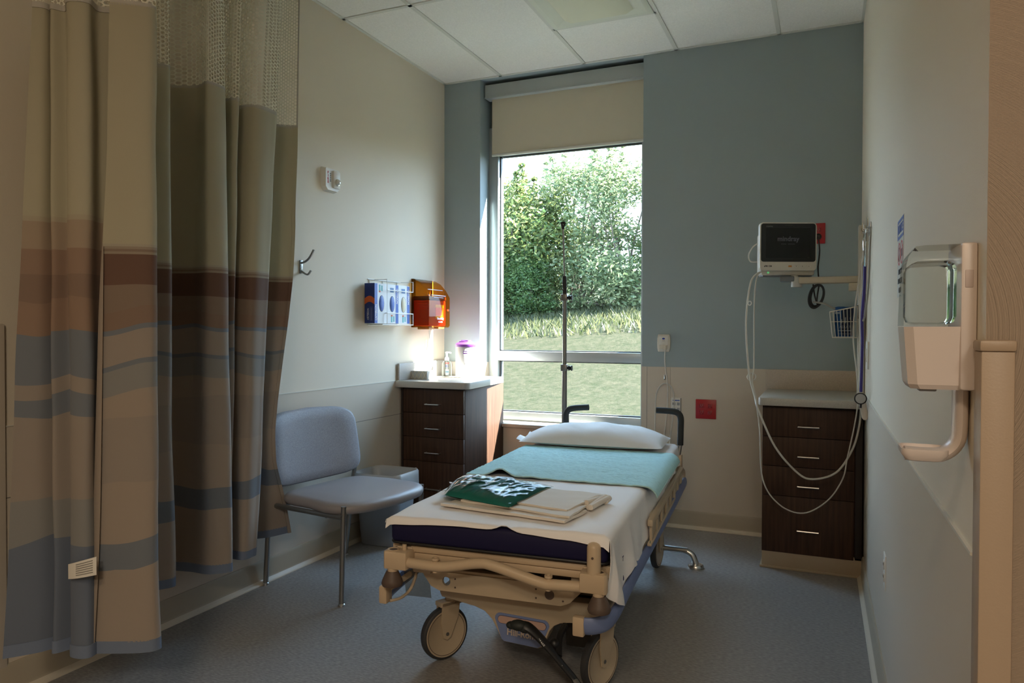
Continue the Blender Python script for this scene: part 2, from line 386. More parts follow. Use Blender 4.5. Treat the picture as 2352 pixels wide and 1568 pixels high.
# ================================================================== SETTING
m = MB(); m.box(XL - 0.3, 3.2, -3.2, D + 0.35, -0.15, 0.0); struct(m.build('floor', floor_m, None, False))
# ceiling: slab with the lay-in grid, tiles slightly above the tee bars
GX = [-2.112 + 0.61 * i for i in range(-1, 9)]
m = MB(); m.box(XL - 0.3, 3.2, -3.2, D + 0.001, H + 0.004, H + 0.2)
ceil = struct(m.build('ceiling', tile_m, None, False))
m = MB()
for gx in GX[1:]: m.box(gx - 0.012, gx + 0.012, -3.2, D, H - 0.001, H + 0.006)
for y in (3.455, 2.235, 1.015, -0.205, -1.425): m.box(XL, GX[2] - 0.012, y - 0.012, y + 0.012, H - 0.001, H + 0.006); m.box(GX[3] + 0.012, 3.2, y - 0.012, y + 0.012, H - 0.001, H + 0.006)
for y in (4.065, 2.845, 1.625, 0.4, -0.82): m.box(GX[2], GX[3], y - 0.012, y + 0.012, H - 0.001, H + 0.006)
m.box(XL, XR, D - 0.02, D, H - 0.001, H + 0.006); m.box(XL, XL + 0.02, -3.2, D, H - 0.001, H + 0.006); m.box(XR - 0.012, XR + 0.008, 1.2, D, H - 0.001, H + 0.006)
struct(m.build('trim_1', grid_m, None, False))
# left wall
m = MB(); m.box(XL - 0.25, XL, -3.2, D + 0.3, -0.1, H + 0.1); wl = struct(m.build('wall_left', paint_beige, None, False))
m = MB(); m.box(XL, XL + 0.004, -3.2, D, 0.0, 0.921); m.build('wainscot', wains, wl, False)
m = MB(); m.box(XL, XL + 0.006, -3.2, D, 0.921, 0.925); m.build('wainscot_cap', wains_line, wl, False)
m = MB(); m.box(XL + 0.003, XL + 0.0046, 1.9, D, 0.7035, 0.7065); m.box(XL + 0.003, XL + 0.0046, -3.2, 1.9, 0.6765, 0.6795); m.build('wainscot_joint', joint_dark, wl, False)
def baseboard(name, fr, length):
    """cove base: outline in section (out,z), swept along local z"""
    a = MB(); a.prism([(0, 0.0), (0.026, 0.0), (0.026, 0.006), (0.016, 0.014), (0.011, 0.03), (0.011, 0.098), (0.005, 0.112), (0, 0.112)], length, fr)
    o = struct(a.build(name, base_rubber, None, True, 50))
    b = MB(); b.prism([(0.0115, 0.0), (0.030, 0.0), (0.030, 0.005), (0.020, 0.012), (0.0115, 0.024)], length, fr); b.build('base_lip', base_lip, o, True, 60)
    return o
def secframe(o, outd, along):   # local x = out of wall, y = up, z = along
    x = Vector(outd); y = Vector((0, 0, 1)); z = Vector(along)
    mm = Matrix((x, y, z)).transposed().to_4x4(); mm.translation = Vector(o); return mm
baseboard('baseboard_left', secframe((XL + 0.004, -3.2, 0), (1, 0, 0), (0, 1, 0)), D + 3.2 - 0.6)
baseboard('baseboard_back', secframe((-2.08, D, 0), (0, -1, 0), (1, 0, 0)), 2.08 - 0.315)
# back wall with the window recess
WX0, WX1, WZ0 = -2.274, -1.103, 0.585
DY = 0.15
m = MB()
m.box(XL, WX0, D, D + 0.3, 0.0, H + 0.1); m.box(WX1, 3.2, D, D + 0.3, 0.0, H + 0.1); m.box(WX0, WX1, D, D + 0.3, 0.0, WZ0)
m.box(WX0, WX1, D, D + 0.3, H - 0.001, H + 0.1)
m.box(WX0, WX1, D + DY + 0.05, D + 0.3, 2.70, H + 0.1)
wb = struct(m.build('wall_back', paint_teal, None, False))
m = MB(); m.box(XL, WX0, D - 0.004, D, 0, 1.019); m.box(WX1, XR, D - 0.004, D, 0, 1.019); m.box(WX0, WX1, D - 0.004, D, 0, WZ0 - 0.001)
m.box(WX0, WX0 + 0.003, D, D + DY, WZ0, 1.019); m.box(WX1 - 0.003, WX1, D - 0.003, D + DY, WZ0, 1.019)
m.build('wainscot', wains, wb, False)
m = MB(); m.box(WX1 + 0.032, WX1 + 0.034, D - 0.0048, D - 0.0035, 0.1, 1.019); m.box(-0.92, -0.919, D - 0.0046, D - 0.0035, 0.1, 1.019); m.build('wainscot_joint', joint_dark, wb, False)
# right wall (slightly out of square) with its end face towards the hall
YE = 1.195
def rwall_box(mb, y0, y1, d0, d1, z0, z1):
    """a slab on the right wall: d = distance off the wall face into the room"""
    vs_ = [(xr(y) - d, y, z) for y, d, z in [(y0, d0, z0), (y1, d0, z0), (y1, d1, z0), (y0, d1, z0), (y0, d0, z1), (y1, d0, z1), (y1, d1, z1), (y0, d1, z1)]]
    V = [mb.bm.verts.new(v) for v in vs_]
    for f in ((0, 1, 2, 3), (4, 7, 6, 5), (0, 4, 5, 1), (1, 5, 6, 2), (2, 6, 7, 3), (3, 7, 4, 0)): mb.bm.faces.new([V[i] for i in f])
m = MB(); rwall_box(m, YE, D + 0.001, -0.14, 0.0, -0.1, H + 0.1); wr = struct(m.build('wall_right', paint_beige, None, False))
m = MB(); rwall_box(m, YE + 0.002, D, -0.001, 0.004, 0, 0.921); m.build('wainscot', wains, wr, False)
m = MB(); rwall_box(m, YE + 0.06, D, -0.001, 0.006, 0.921, 0.926); m.build('wainscot_cap', wains_line, wr, False)
m = MB(); m.box(xr(YE) , 3.2, YE, YE + 0.14, -0.1, H + 0.1); struct(m.build('wall_front', hall_paint, None, False))
sk = math.atan(SK)
baseboard('baseboard_right', secframe((xr(4.06) - 0.004, 4.06, 0), (-cos(sk), -sin(sk), 0), (sin(sk), -cos(sk), 0)), 4.06 - YE)
# the hall behind the camera
m = MB(); m.box(3.0, 3.2, -3.2, YE + 0.14, -0.1, H + 0.1); m.box(XL - 0.25, 3.2, -3.4, -3.2, -0.1, H + 0.1); struct(m.build('wall_hall', hall_paint, None, False))
# corner guards
def corner_guard(name, wing_y, x0, z1):
    a = MB(); x = x0
    a.box(x - 0.006, x + 0.0, YE - 0.004, YE + wing_y, 0.11, z1, bev=0.002); a.box(x - 0.006, x + 0.034, YE - 0.006, YE, 0.11, z1, bev=0.002)
    o = struct(a.build(name, guard_m, None)); c = MB()
    c.box(x - 0.0085, x + 0.0, YE - 0.007, YE + wing_y + 0.001, z1, z1 + 0.016, bev=0.004); c.box(x - 0.0085, x + 0.036, YE - 0.009, YE, z1, z1 + 0.016, bev=0.004)
    c.build('guard_cap', guard_m, o); return o
corner_guard('trim_2', 0.045, xr(YE + 0.02), 1.225)
m = MB(); m.box(XL, XL + 0.012, 1.30, 1.572, 0.0, 1.27, bev=0.004); struct(m.build('trim_3', wains, None))
# window
wf = MB(); FY0, FY1 = D + DY, D + DY + 0.10
GX0, GX1 = WX0 + 0.072, WX1 - 0.045
wf.box(WX0, GX0, FY0, FY1, WZ0, 2.72, bev=0.002); wf.box(GX1, WX1, FY0, FY1, WZ0, 2.72, bev=0.002)
wf.box(GX0, GX1, FY0, FY1, WZ0, 0.662, bev=0.002); wf.box(GX0, GX1, FY0, FY1, 1.032, 1.10, bev=0.002); wf.box(GX0, GX1, FY0, FY1, 2.515, 2.72, bev=0.002)
win = struct(wf.build('window_1', frame_alu, None))
gk = MB()
for z0, z1 in ((0.662, 1.032), (1.10, 2.515)):
    for (a, b_, c, d) in ((GX0, GX0 + 0.008, z0, z1), (GX1 - 0.008, GX1, z0, z1), (GX0, GX1, z0, z0 + 0.008), (GX0, GX1, z1 - 0.008, z1)): gk.box(a, b_, FY0 + 0.035, FY0 + 0.06, c, d)
gk.build('gasket', gasket, win, False)
for z0, z1 in ((0.662, 1.032), (1.10, 2.515)):
    g = MB(); g.box(GX0, GX1, FY0 + 0.045, FY0 + 0.050, z0, z1); g.build('glass_pane', glass_m, win, False)
sl = MB(); sl.box(WX0 + 0.004, WX1 - 0.004, D - 0.03, FY0, 0.575, 0.600, bev=0.004); sl.build('window_sill', counter_m, win)

# ================================================================== OUTDOORS
def gh(x, y):
    t = max(0.0, y - 5.0)
    base = -0.12 + 0.012 * t + 1.62 / (1 + math.exp(-(t - 6.2) / 1.7)) - 1.62 / (1 + math.exp(6.2 / 1.7))
    base += 0.10 * max(0.0, t - 10.0)
    return base + 0.045 * (x + 6) * min(1, t / 8) + 0.05 * nz(x * 0.4, y * 0.4)
grass_m = bpy.data.materials.new('lawn_grass'); grass_m.use_nodes = True
t = grass_m.node_tree; b = t.nodes['Principled BSDF']; tcn = t.nodes.new('ShaderNodeTexCoord')
n1 = t.nodes.new('ShaderNodeTexNoise'); n1.inputs['Scale'].default_value = 7.5; n1.inputs['Detail'].default_value = 8; n1.inputs['Roughness'].default_value = 0.9; t.links.new(tcn.outputs['Object'], n1.inputs['Vector'])
r1 = t.nodes.new('ShaderNodeValToRGB'); r1.color_ramp.elements[0].position = 0.38; r1.color_ramp.elements[1].position = 0.62
r1.color_ramp.elements[0].color = (0.011, 0.017, 0.004, 1); r1.color_ramp.elements[1].color = (0.044, 0.039, 0.022, 1); t.links.new(n1.outputs['Fac'], r1.inputs[0])
t.links.new(r1.outputs[0], b.inputs['Base Color']); b.inputs['Roughness'].default_value = 0.9; b.inputs['Specular IOR Level'].default_value = 0.1
bp = t.nodes.new('ShaderNodeBump'); bp.inputs['Strength'].default_value = 0.8; bp.inputs['Distance'].default_value = 0.05; t.links.new(n1.outputs['Fac'], bp.inputs['Height']); t.links.new(bp.outputs[0], b.inputs['Normal'])
m = MB(); m.grid(lambda u, v: (-40 + 60 * u, 4.97 + 45 * v * v, gh(-40 + 60 * u, 4.97 + 45 * v * v)), 90, 70)
lawn = struct(m.build('lawn', grass_m, None)); lawn['kind'] = 'structure'

def leaf_mat(name, c0, c1):
    m = bpy.data.materials.new(name); m.use_nodes = True; t = m.node_tree; b = t.nodes['Principled BSDF']; MATS[name] = m
    g = t.nodes.new('ShaderNodeNewGeometry'); r = t.nodes.new('ShaderNodeValToRGB'); r.color_ramp.elements[0].color = tuple(c0) + (1,); r.color_ramp.elements[1].color = tuple(c1) + (1,)
    t.links.new(g.outputs['Random Per Island'], r.inputs[0]); t.links.new(r.outputs[0], b.inputs['Base Color']); b.inputs['Roughness'].default_value = 0.5
    tl = t.nodes.new('ShaderNodeBsdfTranslucent'); t.links.new(r.outputs[0], tl.inputs[0]); mx = t.nodes.new('ShaderNodeMixShader'); mx.inputs[0].default_value = 0.6
    t.links.new(b.outputs[0], mx.inputs[1]); t.links.new(tl.outputs[0], mx.inputs[2]); t.links.new(mx.outputs[0], t.nodes['Material Output'].inputs[0]); return m
leaf_a = leaf_mat('leaf_green', (0.05, 0.095, 0.03), (0.22, 0.23, 0.07))
leaf_b = leaf_mat('leaf_grey_green', (0.075, 0.12, 0.055), (0.27, 0.29, 0.14))
leaf_c = leaf_mat('leaf_dark', (0.035, 0.08, 0.025), (0.13, 0.19, 0.06))
blade_m = leaf_mat('weed_blades', (0.030, 0.042, 0.014), (0.10, 0.10, 0.045))
bark_m = M('bark', (0.11, 0.085, 0.065), 0.9)

def crown_mesh(seed, h, wid, nleaf, lsize, lobes):
    rnd = random.Random(seed); verts = []; faces = []
    L = []
    for i in range(lobes):
        a = rnd.uniform(0, 2 * pi); rr = wid * 0.5 * sqrt(rnd.random()) * 0.8; zz = h * (0.05 + 0.87 * rnd.random())
        k = 1 - 0.5 * max(0, (zz / h - 0.5)) * 2
        L.append((rr * k * cos(a), rr * k * sin(a), zz, wid * rnd.uniform(0.16, 0.27) * (0.6 + 0.4 * k)))
    for i in range(7):   # shoots standing out of the top
        a = rnd.uniform(0, 2 * pi); rr = wid * rnd.uniform(0.1, 0.36); tz = h * rnd.uniform(0.98, 1.14)
        for q in range(5): L.append((rr * cos(a), rr * sin(a), tz - q * h * 0.055, wid * (0.022 + 0.014 * q)))
    for i in range(nleaf):
        lx, ly, lz, lr = L[rnd.randrange(lobes)] if rnd.random() < 0.9 else L[rnd.randrange(lobes, len(L))]
        d = Vector((rnd.gauss(0, 1), rnd.gauss(0, 1), rnd.gauss(0, 1))).normalized() * lr * (rnd.random() ** 0.45) * 1.1
        c = Vector((lx, ly, lz)) + Vector((d.x, d.y, d.z * 0.9))
        if c.z < 0.03: c.z = rnd.uniform(0.03, 0.3)
        u = Vector((rnd.gauss(0, 1), rnd.gauss(0, 1), rnd.gauss(0, 0.6))).normalized(); v = u.cross(Vector((rnd.gauss(0, 1), rnd.gauss(0, 1), rnd.gauss(0, 1)))).normalized()
        s = lsize * rnd.uniform(0.6, 1.35); k = len(verts)
        verts += [c - u * s, c + v * s * 0.42, c + u * s, c - v * s * 0.42]; faces.append((k, k + 1, k + 2, k + 3))
    me = bpy.data.meshes.new('crown'); me.from_pydata([tuple(v) for v in verts], [], faces); me.update(); return me, L
TREES = []
def make_tree(seed, h, wid, leaf, lm, n, lobes):
    me, L = crown_mesh(seed, h, wid, n, lm, lobes); a = MB(); rnd = random.Random(seed + 99)
    for lx, ly, lz, lr in L[:14]:
        bx, by = rnd.uniform(-0.12, 0.12), rnd.uniform(-0.12, 0.12)
        a.tube([(bx, by, -0.15), (bx + lx * 0.35, by + ly * 0.35, lz * 0.4), (lx, ly, lz)], [0.045, 0.03, 0.012], n=6, smooth=4)
    tm = bpy.data.meshes.new('trunk'); bmesh.ops.recalc_face_normals(a.bm, faces=a.bm.faces); a.bm.to_mesh(tm); a.bm.free()
    me.materials.append(leaf); tm.materials.append(bark_m); return me, tm
protos = [make_tree(3, 3.2, 3.0, leaf_a, 0.062, 15000, 30), make_tree(11, 3.5, 2.8, leaf_b, 0.056, 13000, 30), make_tree(23, 2.9, 3.0, leaf_c, 0.066, 14000, 26)]
spots = [  # x, y, proto, scale, label
    (-8.3, 17.2, 0, 0.88, 'lower yellow-green tree at the left edge of the window'), (-7.05, 16.6, 0, 1.02, 'bright green bushy tree behind the top of the metal pole'),
    (-5.6, 17.0, 1, 1.05, 'tall grey-green tree right of the metal pole'), (-4.3, 16.6, 1, 1.0, 'loose grey-green tree at the right edge of the window'),
    (-8.6, 16.0, 2, 0.62, 'dark green shrub low at the left edge of the window'), (-6.6, 15.9, 2, 0.52, 'dark low shrub under the bright tree beside the pole'),
    (-10.2, 18.0, 0, 0.95, 'green tree on the slope beyond the left window frame'), (-2.8, 17.2, 0, 1.0, 'green tree on the slope hidden behind the right window edge'),
    (-1.2, 17.5, 1, 1.0, 'grey-green tree on the slope far behind the teal wall'), (-12.0, 18.5, 2, 1.1, 'dark tree on the slope far left beyond the window')]
for i, (x, y, p, s, lab) in enumerate(spots):
    e = thing('tree' if s > 0.7 else 'shrub', lab, 'tree' if s > 0.7 else 'shrub', (x, y, gh(x, y) - 0.05), i * 1.3, 'trees and shrubs on the slope outside')
    e.scale = (s, s, s)
    for nm, me in (('crown', protos[p][0]), ('trunk', protos[p][1])):
        o = bpy.data.objects.new(nm, me); COL.objects.link(o); o.parent = e
# tall weeds on the bank: nobody could count them
V = []; F = []; rnd = random.Random(5)
for i in range(34000):
    x = rnd.uniform(-14, 1.5); y = 15.6 + rnd.gauss(0, 0.8) if rnd.random() < 0.7 else rnd.uniform(12.6, 17)
    z = gh(x, y); tall = rnd.uniform(0.04, 0.17) * (1 + 1.3 * max(0, nz(x * 1.5, y * 1.5, 4))) if y > 12.0 else rnd.uniform(0.02, 0.06)
    a = rnd.uniform(0, pi); wd = (0.024 if y > 12.0 else 0.014); dx, dy = cos(a) * wd, sin(a) * wd; lx, ly = rnd.gauss(0, 0.5) * tall, rnd.gauss(0, 0.5) * tall
    k = len(V); V += [(x - dx, y - dy, z - 0.02), (x + dx, y + dy, z - 0.02), (x + lx, y + ly, z + tall)]; F.append((k, k + 1, k + 2))
me = bpy.data.meshes.new('meadow_grass'); me.from_pydata(V, [], F); me.update()
o = link('meadow_grass', me, blade_m, None, False); o['kind'] = 'stuff'; tag(o, 'long grass and weeds growing on the sunny bank below the trees', 'grass')

# ================================================================== CEILING LIGHT
t_ = thing('ceiling_light', 'recessed fluorescent ceiling light with a raised centre diffuser, switched off', 'light', (-1.197, 3.455, H))
a = MB(); x0, x1, y0, y1 = -0.293, 0.293, -0.598, 0.598
a.box(x0, x1, y0, y1, 0.0, 0.003)
a.build('backing_pan', lightpan_m, t_, False)
a = MB()
def ring(w0, z0, w1, z1):
    A = [(x0 + w0, y0 + w0, z0), (x1 - w0, y0 + w0, z0), (x1 - w0, y1 - w0, z0), (x0 + w0, y1 - w0, z0)]; Bq = [(x0 + w1, y0 + w1, z1), (x1 - w1, y0 + w1, z1), (x1 - w1, y1 - w1, z1), (x0 + w1, y1 - w1, z1)]
    VA = [a.bm.verts.new(v) for v in A]; VB = [a.bm.verts.new(v) for v in Bq]
    for i in range(4): a.bm.faces.new((VA[i], VA[(i + 1) % 4], VB[(i + 1) % 4], VB[i]))
ring(0.0, 0.0, 0.0, -0.006); ring(0.0, -0.006, 0.03, -0.008); ring(0.03, -0.008, 0.085, -0.001)
a.build('frame', lightpan_m, t_, False)
a = MB(); a.prism([(-0.20, -0.002), (-0.16, -0.022), (0.16, -0.022), (0.20, -0.002)], 1.03, frame((0, 0.515, 0), (1, 0, 0), (0, 0, 1))); a.build('diffuser', diffuser_m, t_, True, 50)

# hall lamps behind the camera: the warm light on the wall end and the curtain, plus an unseen neutral lamp added as fill
for hx, hy, en, hc, lab_ in ((-0.3, -1.1, 12, (1.0, 0.76, 0.52), 'warm square ceiling lamp in the hall just behind the doorway'),
                             (0.9, -2.3, 26, (1.0, 0.90, 0.74), 'added neutral square fill light at the far end of the hall')):
    t_ = thing('hall_lamp_and_fill', lab_, 'light', (hx, hy, H))
    a = MB(); a.box(-0.31, 0.31, -0.31, 0.31, -0.03, 0.0, bev=0.004); a.build('housing', lightpan_m, t_)
    ld = bpy.data.lights.new('hall_area_light', 'AREA'); lo = bpy.data.objects.new('hall_area_light', ld); COL.objects.link(lo); lo.parent = t_
    ld.shape = 'SQUARE'; ld.size = 0.58; ld.energy = en; ld.color = hc; lo.location = (0, 0, -0.034)

# ================================================================== ROLLER BLIND
t_ = thing('roller_blind', 'beige roller blind pulled partly down in the window head', 'blind', (0, 0, 0))
B('valance', M('valance_paint', (0.46, 0.50, 0.49), 0.5), t_, (WX0 + 0.012, WX1 - 0.001, D + 0.050, D + 0.135, 2.905, 3.000), bev=0.003)
B('valance_lip', frame_alu, t_, (WX0 + 0.012, WX1 - 0.001, D + 0.045, D + 0.051, 2.903, 2.912), bev=0.001)
B('shade', blind_m, t_, (WX0 + 0.048, WX1 - 0.004, D + 0.096, D + 0.0985, 2.515, 2.92), bev=0)
B('bottom_bar', M('blind_bar', (0.70, 0.69, 0.62), 0.5), t_, (WX0 + 0.048, WX1 - 0.004, D + 0.090, D + 0.104, 2.498, 2.517), bev=0.004)

# ================================================================== PRIVACY CURTAINS
def cat2(P, n):
    Q = []; k = len(P)
    for i in range(k - 1):
        a, b_, c, d = P[max(i - 1, 0)], P[i], P[i + 1], P[min(i + 2, k - 1)]
        for q in range(n):
            u = q / n
            Q.append(tuple(0.5 * ((2 * b_[j]) + (c[j] - a[j]) * u + (2 * a[j] - 5 * b_[j] + 4 * c[j] - d[j]) * u * u + (3 * b_[j] - a[j] - 3 * c[j] + d[j]) * u ** 3) for j in range(4)))
    Q.append(tuple(P[-1])); return Q
CA = [(-2.410, 2.887, -2.434, 2.851), (-2.485, 2.830, -2.468, 2.740), (-2.505, 2.740, -2.530, 2.630), (-2.375, 2.690, -2.345, 2.520), (-2.350, 2.640, -2.320, 2.475), (-2.360, 2.545, -2.330, 2.420),
      (-2.475, 2.520, -2.455, 2.420), (-2.465, 2.480, -2.455, 2.390), (-2.368, 2.451, -2.365, 2.385), (-2.380, 2.425, -2.380, 2.360), (-2.470, 2.430, -2.470, 2.370), (-2.455, 2.370, -2.440, 2.330), (-2.318, 2.325, -2.262, 2.302),
      (-2.312, 2.225, -2.315, 2.225), (-2.395, 2.245, -2.420, 2.215), (-2.512, 2.180, -2.498, 2.190), (-2.500, 2.090, -2.480, 2.120), (-2.322, 2.050, -2.342, 2.075), (-2.345, 1.990, -2.360, 2.005), (-2.450, 1.940, -2.435, 1.940),
      (-2.430, 1.830, -2.400, 1.830), (-2.160, 1.720, -2.150, 1.715), (-1.965, 1.672, -1.955, 1.665), (-1.930, 1.640, -1.918, 1.630), (-1.960, 1.598, -1.955, 1.590), (-2.015, 1.560, -2.082, 1.533)]
CB = [(-2.000, 1.640, -2.040, 1.620), (-2.095, 1.590, -2.100, 1.590), (-2.075, 1.530, -2.065, 1.512), (-2.122, 1.500, -2.118, 1.500), (-2.190, 1.545, -2.165, 1.545), (-2.215, 1.515, -2.190, 1.488), (-2.240, 1.535, -2.222, 1.525),
      (-2.235, 1.500, -2.245, 1.470), (-2.258, 1.480, -2.296, 1.402)]
ZM, ZH = 2.25, 0.25
def curtain(name, ctrl, label, mat, seam_last, push=False):
    base = ctrl[len(ctrl) // 2]; ox, oy = base[2], base[3]
    t_ = thing(name, label, 'curtain', (ox, oy, 0)); Q = cat2(ctrl, 9); k = len(Q)
    U = [0.0]
    for i in range(1, k): U.append(U[-1] + math.hypot(Q[i][2] - Q[i - 1][2], Q[i][3] - Q[i - 1][3]))
    def at(i, z):
        f = (ZM - z) / (ZM - ZH); f = max(-0.35, f)
        a, b_, c, d = Q[i]
        wv = 0.010 * nz(U[i] * 5, z * 1.1, 3) * max(0, f) + 0.004 * nz(U[i] * 9, z * 3.0, 8)
        ey = 0.0
        if push:
            T = [(0.0, 0), (0.25, 0), (0.37, -0.045), (0.49, -0.095), (0.62, -0.155), (0.76, -0.165), (0.92, -0.140), (1.06, -0.110), (1.28, -0.06), (1.5, -0.025), (1.75, 0), (9, 0)]
            for (z0, e0), (z1, e1) in zip(T, T[1:]):
                if z0 <= z <= z1: ey = e0 + (e1 - e0) * (z - z0) / (z1 - z0); break
            ey *= math.exp(-(U[i] / 0.16) ** 2)
        return (a + (c - a) * f + wv - ey * 0.22 - ox, b_ + (d - b_) * f + wv + ey - oy, z)
    def sheet(pname, zs, mt, thick, i0=0, i1=k - 1, off=0.0):
        a = MB(); bm = a.bm; uv = bm.loops.layers.uv.new('uv'); V = [[bm.verts.new(at(i, z)) for z in zs] for i in range(i0, i1 + 1)]
        for i in range(i1 - i0):
            for j in range(len(zs) - 1):
                f = bm.faces.new((V[i][j], V[i + 1][j], V[i + 1][j + 1], V[i][j + 1]))
                for lp, (ii, jj) in zip(f.loops, ((i, j), (i + 1, j), (i + 1, j + 1), (i, j + 1))): lp[uv].uv = (U[ii + i0], zs[jj])
        if thick: bmesh.ops.recalc_face_normals(bm, faces=bm.faces); bmesh.ops.solidify(bm, geom=list(bm.faces), thickness=thick)
        me = bpy.data.meshes.new(pname); bm.to_mesh(me); bm.free(); return link(pname, me, mt, t_, True, 60)
    zs = [0.285 + (ZM - 0.285) * i / 40 for i in range(41)]
    sheet('fabric_panel', zs, mat, 0.0025)
    sheet('bottom_hem', [ZH, 0.262, 0.275, 0.288], hem_m, 0.006)
    sheet('binding', [ZM - 0.006, ZM + 0.012], binding_m, 0.005)
    sheet('mesh_header', [ZM + 0.008 + (3.0 - ZM - 0.008) * i / 12 for i in range(13)], net_m, 0)
    sheet('heading_tape', [2.985, 3.0], binding_m, 0.005)
    n0 = (k - 4, k - 1) if seam_last else (0, 2)
    sheet('side_hem', [ZH] + zs, mat, 0.005, n0[0], n0[1])
    if not seam_last: sheet('side_hem', [ZM + 0.01, 2.6, 2.98], binding_m, 0.004, 0, 1)
    return t_, at, k
c1, at1, k1 = curtain('privacy_curtain', CA, 'long printed privacy curtain with honeycomb netting top, gathered along the beige wall', curt_a, False, True)
c2, at2, k2 = curtain('privacy_curtain', CB, 'narrow darker printed privacy curtain in the shadow, with a white care label', curt_b, True)
# side hem of the flap, on its printed reverse
a = MB(); P_ = [at1(k1 - 1, z) for z in (0.26, 0.6, 1.0, 1.3, 1.508)]
a.tube([(x + 0.004, y - 0.002, z) for x, y, z in P_], [0.017, 0.016, 0.013, 0.010, 0.003], n=8, smooth=6, flat=(1.0, 0.12, (0, 1, 0))); a.build('flap_hem', curt_a, c1)
# care label sewn on the seam
a = MB(); bx, by, _ = (-2.065 + 0.0, 1.496, 0)
p2 = Vector(c2.location)
def lab(u, v): return Vector((-2.108 + 0.098 * u, 1.478 + 0.02 * u - 0.012 * sin(u * 3.1), 0.495 + 0.055 * v + 0.02 * u - 0.01 * (1 - u) * v)) - p2
a.grid(lab, 10, 4, 0.0012); lb = a.build('care_label', M('label_white', (0.74, 0.71, 0.64), 0.7), c2)
a = MB()
for i in range(6):
    pts = [lab(0.42 + 0.5 * q / 4, 0.85 - i * 0.13) + Vector((0, -0.002, 0)) for q in range(5)]
    a.tube(pts, 0.0011, n=4)
a.build('lettering', M('faint_ink', (0.30, 0.29, 0.27), 0.7), lb)
tr_ = tag(MB().build('curtain_track', white_p) if False else (lambda a: (a.tube([(-2.40, 3.05, H - 0.012), (-2.40, 2.2, H - 0.012), (-2.30, 1.75, H - 0.012), (-2.10, 1.55, H - 0.012), (-1.95, 1.35, H - 0.012), (-1.9, -0.5, H - 0.012)], 0.011, n=8, smooth=6), a.build('curtain_track', white_p))[1])(MB()),
          'white aluminium track on the ceiling carrying the curtains', 'track')

# ================================================================== LEFT WALL FITTINGS
def wthing(name, label, cat, y, z, group=None): return thing(name, label, cat, (XL, y, z), 0, group)
# fire alarm strobe
t_ = wthing('fire_alarm_strobe', 'white fire alarm with red lettering and round strobe lens on the beige wall', 'fire alarm', 3.325, 2.085)
def tapered(mb, hw, hh, d0, d1, k, ch):
    """plate leaning off the wall: outline with cut lower corners, shrinking to the front"""
    o = [(-hw, -hh + ch), (-hw + ch, -hh), (hw - ch, -hh), (hw, -hh + ch), (hw, hh - ch * 0.3), (hw - ch * 0.3, hh), (-hw + ch * 0.3, hh), (-hw, hh - ch * 0.3)]
    A = [mb.bm.verts.new((d0, y, z)) for y, z in o]; Bq = [mb.bm.verts.new((d1, y * k, z * k)) for y, z in o]
    for i in range(8): mb.bm.faces.new((A[i], A[(i + 1) % 8], Bq[(i + 1) % 8], Bq[i]))
    mb.bm.faces.new(Bq); mb.bm.faces.new(A[::-1])
a = MB(); tapered(a, 0.068, 0.066, 0.0, 0.030, 0.9, 0.02); a.build('body', white_p, t_, True, 30)
a = MB(); a.box(0.028, 0.042, -0.005, 0.055, -0.045, 0.052, bev=0.006); a.build('strobe_housing', white_p, t_)
a = MB(); a.lathe([(0.021, 0.0), (0.021, 0.004), (0.017, 0.010), (0.009, 0.016), (0.001, 0.017)], mtx=frame((0.042, 0.027, -0.012), (0, 1, 0), (0, 0, 1)), n=20); a.build('strobe_lens', M('strobe_lens', (0.75, 0.76, 0.75), 0.08, metal=0.7), t_)
for i, ch in enumerate('FIRE'): text('lettering', ch, 0.019, red_ink, t_, (0.0305, -0.042, 0.034 - 0.017 * i), (0, 1, 0), (0, 0, 1), bold=0.001)
a = MB()
for i in range(5): a.box(0.0295, 0.0312, -0.024, -0.018, -0.012 + i * 0.010, -0.006 + i * 0.010)
a.build('sounder_slot', blk_ink, t_, False)
# coat hook
t_ = wthing('coat_hook', 'grey double coat hook screwed to the beige wall beside the curtain', 'hook', 3.09, 1.585)
B('back_plate', grey_metal, t_, (0, 0.006, -0.012, 0.012, -0.035, 0.035), bev=0.002)
a = MB(); a.tube([(0.005, 0, 0.02), (0.03, 0.004, 0.028), (0.055, 0.008, 0.05), (0.078, 0.012, 0.088)], 0.0075, n=10, smooth=6, flat=(1.3, 0.7, (0, 0, 1))); a.build('upper_hook', grey_metal, t_)
a = MB(); a.tube([(0.005, 0, -0.022), (0.028, 0.004, -0.038), (0.045, 0.006, -0.040), (0.060, 0.01, -0.020)], 0.007, n=10, smooth=6, flat=(1.3, 0.7, (0, 0, 1))); a.build('lower_hook', grey_metal, t_)
a = MB()
for z in (-0.008, 0.008): a.cyl((0.005, 0, z), (0.008, 0, z), 0.003, n=10)
a.build('screw', steel, t_)
